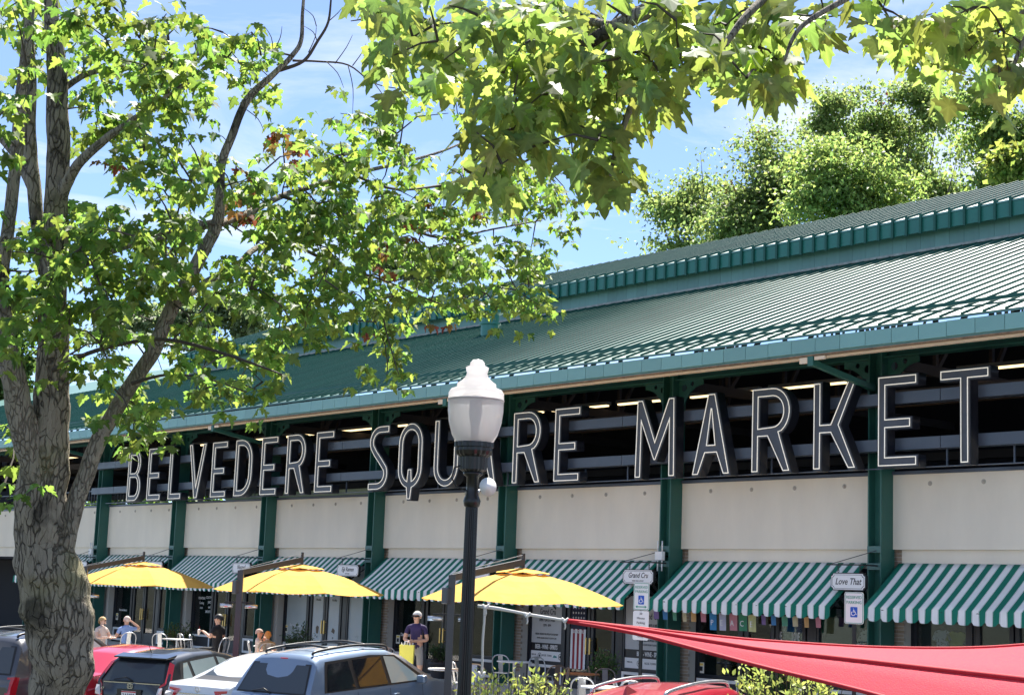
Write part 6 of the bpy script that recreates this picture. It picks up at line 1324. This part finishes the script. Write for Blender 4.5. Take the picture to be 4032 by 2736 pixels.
# white sedan
SED = dict(L=4.62, W=1.76, roof=1.49, roofw=0.66, sill=0.24, wr=0.31,
  top=[(0, 0.86), (0.05, 1.03), (0.12, 1.075), (0.72, 1.10), (1.40, 1.42), (1.75, 1.475), (2.3, 1.49), (2.8, 1.42), (3.55, 1.03), (4.2, 0.92), (4.62, 0.66)],
  belt=[(0, 0.84), (0.12, 1.06), (0.72, 1.07), (2.0, 0.98), (3.5, 0.97), (4.2, 0.86), (4.62, 0.62)], wid=[(0, 0.88), (0.15, 0.95), (0.7, 1.0), (3.6, 1.0), (4.2, 0.93), (4.62, 0.74)],
  tail=[(0.0, 0.84), (0.05, 1.03), (0.12, 1.07), (0.72, 1.101), (1.36, 1.40)], rearwin=(0.62, 0.50, 1.12, 1.385), screen=(3.45, 1.06, 2.7, 1.42),
  band=[(0.95, 1.12), (3.35, 1.03), (3.2, 1.1), (2.75, 1.36), (2.0, 1.42), (1.45, 1.36)], sidewin=[[(1.10, 1.14), (1.95, 1.08), (1.93, 1.39), (1.5, 1.34)], [(2.05, 1.08), (3.1, 1.06), (2.72, 1.33), (2.02, 1.39)]],
  lights=[([(0.42, 0.98, -0.004), (0.70, 1.00, 0.01), (0.87, 0.96, 0.32), (0.88, 0.86, 0.26), (0.80, 0.80, 0.05), (0.56, 0.80, 0.0)], M_TAIL, 'tail_light'), ([(0.58, 0.93, -0.03), (0.74, 0.93, -0.01), (0.76, 0.84, -0.01), (0.62, 0.84, -0.03)], M_CLENS, 'reversing_light')],
  plate=(-0.01, 0.79), bumper=0.50, handles=[1.75, 2.85], mirror=3.0, wheels=(0.98, 3.66), seams=[2.0, 3.2])
def sed_extra(t, S, tx, sy):
    emblem(t, tx(0.98)-0.025, 0.985, 0.05); MB().bar((tx(0.90)-0.02, -0.45, 0.905), (tx(0.90)-0.02, 0.45, 0.905), 0.02, 0.02).build('boot_garnish', M_CHROME, t)
car('white sedan between the black hatchback and the blue SUV', rp_at(783, 29.2), 17, car_paint('white_car_paint', (0.62, 0.63, 0.64), metal=0.1), SED, '7DN0862', extra=sed_extra)
RED = dict(SED); RED['top'] = [(0, 0.86), (0.05, 1.03), (0.12, 1.075), (0.45, 1.10), (1.15, 1.40), (1.6, 1.455), (2.3, 1.47), (2.8, 1.40), (3.55, 1.03), (4.2, 0.92), (4.62, 0.66)]
car('bright red sedan half hidden behind the maple trunk', rp_at(226, 31.6), 24, car_paint('red_car_paint', (0.46, 0.012, 0.030), metal=0.1), RED, '', extra=sed_extra)
DSU = dict(SUV); DSU['lights'] = [([(0.74, 1.02, 0.0), (0.88, 1.03, 0.02), (0.93, 1.02, 0.14), (0.93, 0.66, 0.14), (0.86, 0.64, 0.02), (0.76, 0.66, 0.0)], M_TAIL, 'tail_light')]
def dsu_extra(t, S, tx, sy):
    put_text('L', 0.16, M_CHROME, t, (tx(0.85)-0.02, -0.55, 0.86), rot=(math.pi/2, 0, -math.pi/2), shear=0.4); MB().box(-0.075, -0.06, -0.80, -0.45, 0.48, 0.52).build('reflector', M_TAIL, t)
ds = car('grey SUV cut off by the left edge of the view', rp_at(-112, 31.2), 30, car_paint('grey_car_paint', (0.10, 0.10, 0.105), metal=0.6), DSU, '', privacy=True, rails=True, extra=dsu_extra)
ds.scale = (1.04, 1.06, 1.06)
RSU = dict(SUV); RSU['railmat'] = M_ZINC; RSU['rail'] = (0.75, 2.7); RSU['cross'] = []
def rsu_extra(t, S, tx, sy):
    m = MB(); m._add([(0.66, -0.035, 1.66), (0.66, 0.035, 1.66), (1.0, 0.03, 1.69), (1.0, -0.03, 1.69), (0.70, 0, 1.79), (0.74, 0, 1.80)], [(0, 1, 4), (0, 4, 5, 3), (1, 2, 5, 4), (2, 3, 5), (0, 3, 2, 1)]); m.build('shark_fin_aerial', MATS['red_suv_paint'], t)
car('red SUV with silver roof rails, only its roof showing below the wine shop', rp_at(2375, 19.9), 20, car_paint('red_suv_paint', (0.42, 0.012, 0.03), metal=0.1), RSU, '', rails=True, privacy=True, extra=rsu_extra)

# ================================================================== people
M_SKIN = mat('skin', (0.56, 0.33, 0.235), 0.55, var=0.06, vscale=12); M_SKIN2 = mat('skin_light', (0.64, 0.40, 0.30), 0.55, var=0.06, vscale=12)
M_SHOE = mat('dark_shoe', (0.03, 0.028, 0.028), 0.6)
PEOPLE = []
def person(label, loc, rz, pose, arms, shirt, legs, skin, hair, scale=1.0, sleeve=0.55, shorts=True, lean=0.0, head_turn=0.0, nod=0.0):
    """x right, y facing, z up; arms = ((elbow, wrist) right, (elbow, wrist) left)"""
    t = thing('person', label, 'person', loc, rz); t.scale = (scale,)*3
    V = []; E = []; Rr = []; B = []
    def v(p, r_): V.append(tuple(p)); Rr.append(r_); return len(V)-1
    def bone(a, b, m): E.append((a, b)); B.append((a, b, m))
    sit = pose == 'sit'; pz = 0.52 if sit else 0.96
    rot = lambda p: (p[0], p[1]*math.cos(lean)+(p[2]-pz)*math.sin(lean), pz+(p[2]-pz)*math.cos(lean)-p[1]*math.sin(lean))
    pel = v((0, 0, pz), (0.155, 0.115)); wai = v(rot((0, 0.01, pz+0.17)), (0.148, 0.105)); che = v(rot((0, 0.02, pz+0.36)), (0.165, 0.115)); upc = v(rot((0, 0.0, pz+0.48)), (0.13, 0.085)); nck = v(rot((0, 0.01, pz+0.565)), (0.054, 0.056))
    hb = V[nck]; ct, st_ = math.cos(head_turn), math.sin(head_turn)
    hd = lambda x, y, z: (hb[0]+x*ct-(y-z*math.tan(nod))*st_, hb[1]+x*st_+(y-z*math.tan(nod))*ct, hb[2]+z)
    jaw = v(hd(0, 0.025, 0.07), (0.062, 0.072)); cra = v(hd(0, 0.012, 0.15), (0.077, 0.095)); crt = v(hd(0, 0.0, 0.215), (0.055, 0.068))
    bone(pel, wai, 1); bone(wai, che, 1); bone(che, upc, 1); bone(upc, nck, 1); bone(nck, jaw, 0); bone(jaw, cra, 0); bone(cra, crt, 0)
    for s, (el, wr) in zip((1, -1), arms):
        sh = v(rot((s*0.185, 0, pz+0.475)), (0.062, 0.062)); bone(upc, sh, 1); e = v(el, (0.045, 0.045)); S0 = Vector(V[sh]); mid = S0.lerp(Vector(el), sleeve)
        md = v(mid, (0.052, 0.052)); bone(sh, md, 1); bone(md, e, 0 if sleeve < 0.95 else 1)
        w = v(wr, (0.029, 0.029)); bone(e, w, 0); d = (Vector(wr)-Vector(el)).normalized(); pa = Vector(wr)+d*0.075; p = v(pa, (0.036, 0.024)); bone(w, p, 0)
        side = d.cross(Vector((0, 0, 1))); side = side.normalized() if side.length > 0.01 else Vector((1, 0, 0))
        for k, off in enumerate((-0.030, -0.010, 0.010, 0.030)):
            ln = (0.065, 0.078, 0.075, 0.058)[k]; f1 = v(pa+side*off+d*0.03, (0.010, 0.010)); f2 = v(pa+side*off*1.1+d*(0.03+ln*0.55)+Vector((0, 0, -0.014)), (0.009, 0.009)); f3 = v(pa+side*off*1.1+d*(0.02+ln*0.75)+Vector((0, 0, -0.038)), (0.008, 0.008)); bone(p, f1, 0); bone(f1, f2, 0); bone(f2, f3, 0)
        th = v(Vector(wr)+d*0.04+side*0.045*s*-1, (0.012, 0.012)); th2 = v(Vector(wr)+d*0.08+side*0.06*s*-1+Vector((0, 0, -0.01)), (0.010, 0.010)); bone(w, th, 0); bone(th, th2, 0)
    for s in (1, -1):
        hp = v((s*0.09, 0, pz-0.04), (0.095, 0.095)); bone(pel, hp, 2)
        if sit: kn = (s*0.12, 0.44, pz-0.02); an = (s*0.13, 0.46, 0.10)
        else: kn = (s*0.115, 0.03, 0.51); an = (s*0.13, -0.02, 0.09)
        kmid = Vector(V[hp]).lerp(Vector(kn), 0.75); a = v(kmid, (0.078, 0.078)); bone(hp, a, 2); b = v(kn, (0.056, 0.056)); bone(a, b, 0 if shorts else 2); c = v(Vector(kn).lerp(Vector(an), 0.35), (0.056, 0.056)); bone(b, c, 0 if shorts else 2); d_ = v(an, (0.036, 0.036)); bone(c, d_, 0 if shorts else 2)
        to = v((an[0]+s*0.02, an[1]+0.17, 0.04), (0.042, 0.032)); bone(d_, to, 3)
    me = bpy.data.meshes.new('body'); me.from_pydata(V, E, []); me.update()
    o = bpy.data.objects.new('body', me); COL.objects.link(o)
    o.modifiers.new('skin', 'SKIN'); sm = o.modifiers.new('sub', 'SUBSURF'); sm.levels = sm.render_levels = 2
    if not me.skin_vertices: me.skin_vertices_new() if hasattr(me, 'skin_vertices_new') else None
    sv = me.skin_vertices[0].data
    for i, r_ in enumerate(Rr): sv[i].radius = r_
    sv[0].use_root = True
    PEOPLE.append((t, o, V, B, (skin, shirt, legs, M_SHOE), hd, hair))
    return t
def finish_people():
    dg = bpy.context.evaluated_depsgraph_get()
    for t, o, V, B, mats, hd, hair in PEOPLE:
        me = bpy.data.meshes.new_from_object(o.evaluated_get(dg)); me.name = 'body'; bpy.data.objects.remove(o)
        me.materials.clear()
        for m in mats: me.materials.append(m)
        A = np.array([V[a] for a, b, m in B]); Bb = np.array([V[b] for a, b, m in B]); mi = np.array([m for a, b, m in B]); AB = Bb-A; L2 = (AB**2).sum(1)+1e-9
        for p in me.polygons:
            c = np.array(p.center); tt = np.clip(((c-A)*AB).sum(1)/L2, 0, 1); d = ((A+AB*tt[:, None]-c)**2).sum(1); p.material_index = int(mi[np.argmin(d)]); p.use_smooth = True
        link('body', me, t)
        m_h, style = hair; rgx = random.Random(3)
        hm = MB(); rows = []
        for i in range(9):                                               # hair cap over the skull, open at the face
            ph = math.pi*0.5-i/8*math.pi*(0.62 if style != 'long' else 0.80)
            row = []
            for j in range(21):
                a = 2*math.pi*j/20; back = -math.sin(a)                  # -y is the back of the head
                cut = max(ph, 0.30 if math.sin(a) > 0.35 else (-0.05 if abs(math.cos(a)) > 0.75 else ph)); r_ = 1.0+0.05*rgx.random()+(0.10 if style == 'long' and ph < 0 else 0)
                row.append(hd(0.098*r_*math.cos(cut)*math.cos(a), -0.002+0.113*r_*math.cos(cut)*math.sin(a), 0.150+0.112*r_*math.sin(cut)))
            rows.append(row)
        hm.grid(rows); hm.build('hair', m_h, t, smooth=True)
        MB().tube([hd(0, 0.095, 0.155), hd(0, 0.118, 0.118), hd(0, 0.098, 0.108)], [0.008, 0.016, 0.010], 8).build('nose', mats[0], t, smooth=True)
        MB().tube([hd(-0.022, 0.096, 0.078), hd(0, 0.102, 0.077), hd(0.022, 0.096, 0.078)], 0.006, 6).build('mouth', mat('lips', (0.38, 0.15, 0.13), 0.5), t, smooth=True)
        for s in (-1, 1):
            MB().tube([hd(s*0.080, 0.0, 0.105), hd(s*0.093, -0.005, 0.135), hd(s*0.088, -0.008, 0.165)], [0.012, 0.018, 0.012], 8).build('ear', mats[0], t, smooth=True)
            MB().lathe([(0, -0.010), (0.011, 0), (0, 0.010)], c=hd(s*0.032, 0.091, 0.145), n=8).build('eye', M_INK, t, smooth=True)
M_NAVYS = mat('purple_navy_polo', (0.035, 0.022, 0.085), 0.85, var=0.15); M_GREYS = mat('grey_shorts', (0.30, 0.30, 0.31), 0.9, var=0.12)
M_WHAIR = mat('white_hair', (0.62, 0.61, 0.60), 0.8, bump=0.4, bscale=120); M_BLOND = mat('blonde_hair', (0.50, 0.33, 0.14), 0.7, bump=0.4, bscale=120); M_BHAIR = mat('black_hair', (0.012, 0.011, 0.011), 0.6); M_GING = mat('ginger_hair', (0.55, 0.27, 0.09), 0.7, bump=0.4, bscale=120)
mp_ = atD(1640, 2500, 36.0); VA = R(51.29)+math.atan2(2016-1640, FPX)
fac = VA+math.pi                                                              # rotation that turns a figure to face the viewer
man = person('white haired man in purple polo and grey shorts standing with a yellow bag', (mp_[0], mp_[1], 0), fac+R(-14), 'stand',
   (((0.255, 0.05, 1.17), (0.10, 0.27, 1.13)), ((-0.25, 0.02, 1.16), (-0.02, 0.29, 1.14))), M_NAVYS, M_GREYS, M_SKIN, (M_WHAIR, 'short'), 1.0, head_turn=R(-22))
def add_to(t, mb, name, m): return mb.build(name, m, t, smooth=False)
# sunglasses sit in front of his eyes
_sg = MB(); _sg.box(-0.072, -0.008, 0.575-0.48, 0.585-0.48, 0.0, 0.035); 
hdm = lambda x, y, z: (0+x*math.cos(R(-22))-y*math.sin(R(-22)), 0.01+x*math.sin(R(-22))+y*math.cos(R(-22)), 0.96+0.565+z)
gl_ = MB(); gl_.tube([hdm(-0.085, 0.0, 0.150), hdm(-0.07, 0.092, 0.147), hdm(-0.035, 0.112, 0.144), hdm(0, 0.112, 0.147), hdm(0.035, 0.112, 0.144), hdm(0.07, 0.092, 0.147), hdm(0.085, 0.0, 0.150)], [0.006, 0.016, 0.022, 0.008, 0.022, 0.016, 0.006], 8)
gl_.build('sunglasses', mat('sunglass_black', (0.008, 0.008, 0.009), 0.1), man, smooth=True)
# yellow shopping bag hanging from his hands
hx = Vector((math.cos(fac-R(14)), math.sin(fac-R(14)), 0)); hy = Vector((-hx.y, hx.x, 0))
bagp = Vector((mp_[0], mp_[1], 0))+hx*0.10+hy*0.40
bg_ = thing('shopping_bag', 'yellow paper carrier bag held by the standing man', 'bag', (bagp.x, bagp.y, 0.66), fac-R(14))
M_BAG = mat('yellow_paper', (0.78, 0.72, 0.12), 0.7, var=0.08, bump=0.1, bscale=30)
o = MB()._add([(-0.15, -0.05, 0), (0.15, -0.05, 0), (0.15, 0.05, 0), (-0.15, 0.05, 0), (-0.16, -0.06, 0.40), (0.16, -0.06, 0.40), (0.16, 0.06, 0.40), (-0.16, 0.06, 0.40)], [(0, 3, 2, 1), (0, 1, 5, 4), (1, 2, 6, 5), (2, 3, 7, 6), (3, 0, 4, 7)]).build('body', M_BAG, bg_)
MB().tube([(-0.07, -0.055, 0.38), (-0.05, -0.05, 0.47), (0.05, -0.05, 0.47), (0.07, -0.055, 0.38)], 0.008, 6).build('handle', M_SIGNW, bg_); MB().tube([(-0.07, 0.055, 0.38), (-0.05, 0.05, 0.47), (0.05, 0.05, 0.47), (0.07, 0.055, 0.38)], 0.008, 6).build('handle', M_SIGNW, bg_)
t_ = MB()
for k_ in range(5): t_.tube([(-0.12+k_*0.06, 0, 0.39), (-0.13+k_*0.065, 0.01*(-1)**k_, 0.45)], [0.02, 0.006], 6)
stuff(t_.build('tissue', M_SIGNW, bg_))
# seated people
def seat_at(px, D): a = atD(px, 2450, D); return (a[0], a[1], 0)
rest_arms = (((0.25, 0.10, 0.76), (0.15, 0.36, 0.78)), ((-0.25, 0.10, 0.76), (-0.12, 0.36, 0.78)))
M_CREAMS = mat('pale_pink_top', (0.60, 0.50, 0.46), 0.9); M_BLUES = mat('light_blue_shirt', (0.24, 0.36, 0.66), 0.85, var=0.1); M_BLKS = mat('black_tshirt', (0.008, 0.008, 0.010), 0.85); M_KHAK = mat('khaki', (0.30, 0.26, 0.2), 0.9); M_DENIM = mat('denim', (0.05, 0.07, 0.12), 0.9)
p1 = seat_at(402, 43.0); p2 = seat_at(500, 43.6)
person('blonde woman in a pale top seated at a table, facing right', p1, fac+R(55), 'sit', rest_arms, M_CREAMS, M_DENIM, M_SKIN2, (M_BLOND, 'long'), 0.93, shorts=False, head_turn=R(10), sleeve=0.4)
person('seated man in a light blue shirt, back turned, hand behind his head', p2, VA+R(28), 'sit', (((0.40, 0.05, 1.02), (0.12, -0.02, 1.20)), ((-0.25, 0.12, 0.76), (-0.12, 0.36, 0.78))), M_BLUES, M_KHAK, M_SKIN, (mat('pale_crop_hair', (0.60, 0.46, 0.40), 0.8), 'short'), 0.95, shorts=False, sleeve=0.5)
p3 = seat_at(862, 42.0)
person('heavy man in a black t-shirt seated with his back turned, holding a drink', p3, VA+R(62), 'sit', (((0.27, 0.02, 0.80), (0.16, 0.26, 0.84)), ((-0.29, 0.02, 0.80), (-0.20, 0.24, 0.90))), M_BLKS, M_BLKS, M_SKIN, (M_BHAIR, 'short'), 1.08, shorts=False, sleeve=0.6)
c3 = Vector(p3)+Vector((math.cos(VA+R(62)), math.sin(VA+R(62)), 0))*-0.22+Vector((-math.sin(VA+R(62)), math.cos(VA+R(62)), 0))*0.44
cp = thing('drink_cup', 'clear plastic cup with straw in the hand of the man in black', 'cup', (c3.x, c3.y, 0.90))
MB().lathe([(0.03, 0), (0.043, 0.13), (0.045, 0.135), (0.03, 0.15), (0, 0.152)], n=14).build('cup', mat('clear_cup', (0.55, 0.5, 0.48), 0.2), cp, smooth=True); MB().tube([(0, 0, 0.15), (0.01, 0, 0.22)], 0.005, 6).build('straw', M_TAIL, cp)
p4 = seat_at(1022, 40.5); p5 = seat_at(1058, 39.6)
person('sunburnt person with hand to face, behind the roof of the blue SUV', p4, VA+R(-80), 'sit', (((0.25, 0.14, 0.76), (0.10, 0.16, 1.02)), ((-0.25, 0.10, 0.76), (-0.12, 0.36, 0.78))), M_CREAMS, M_DENIM, mat('ruddy_skin', (0.60, 0.30, 0.21), 0.55), (mat('grey_pink_hair', (0.45, 0.33, 0.30), 0.8), 'short'), 0.86, shorts=False)
person('ginger haired person seated with their back turned, behind the roof of the blue SUV', p5, VA+R(12), 'sit', rest_arms, M_KHAK, M_DENIM, M_SKIN2, (M_GING, 'long'), 0.84, shorts=False)
finish_people()
for i, (p, a, lab) in enumerate(((p1, fac+R(55), 'silver metal chair the blonde woman sits on'), (p2, VA+R(28), 'silver metal chair the man in light blue sits on'), (p3, VA+R(62), 'silver metal chair the man in black sits on'), (p4, VA-R(80), 'metal chair of the sunburnt person behind the blue SUV'), (p5, VA+R(12), 'metal chair of the ginger haired person behind the blue SUV'))):
    make_chair(M_ZINC, lab, (p[0], p[1], 0), a+math.pi, 'metal cafe chairs on the patio')
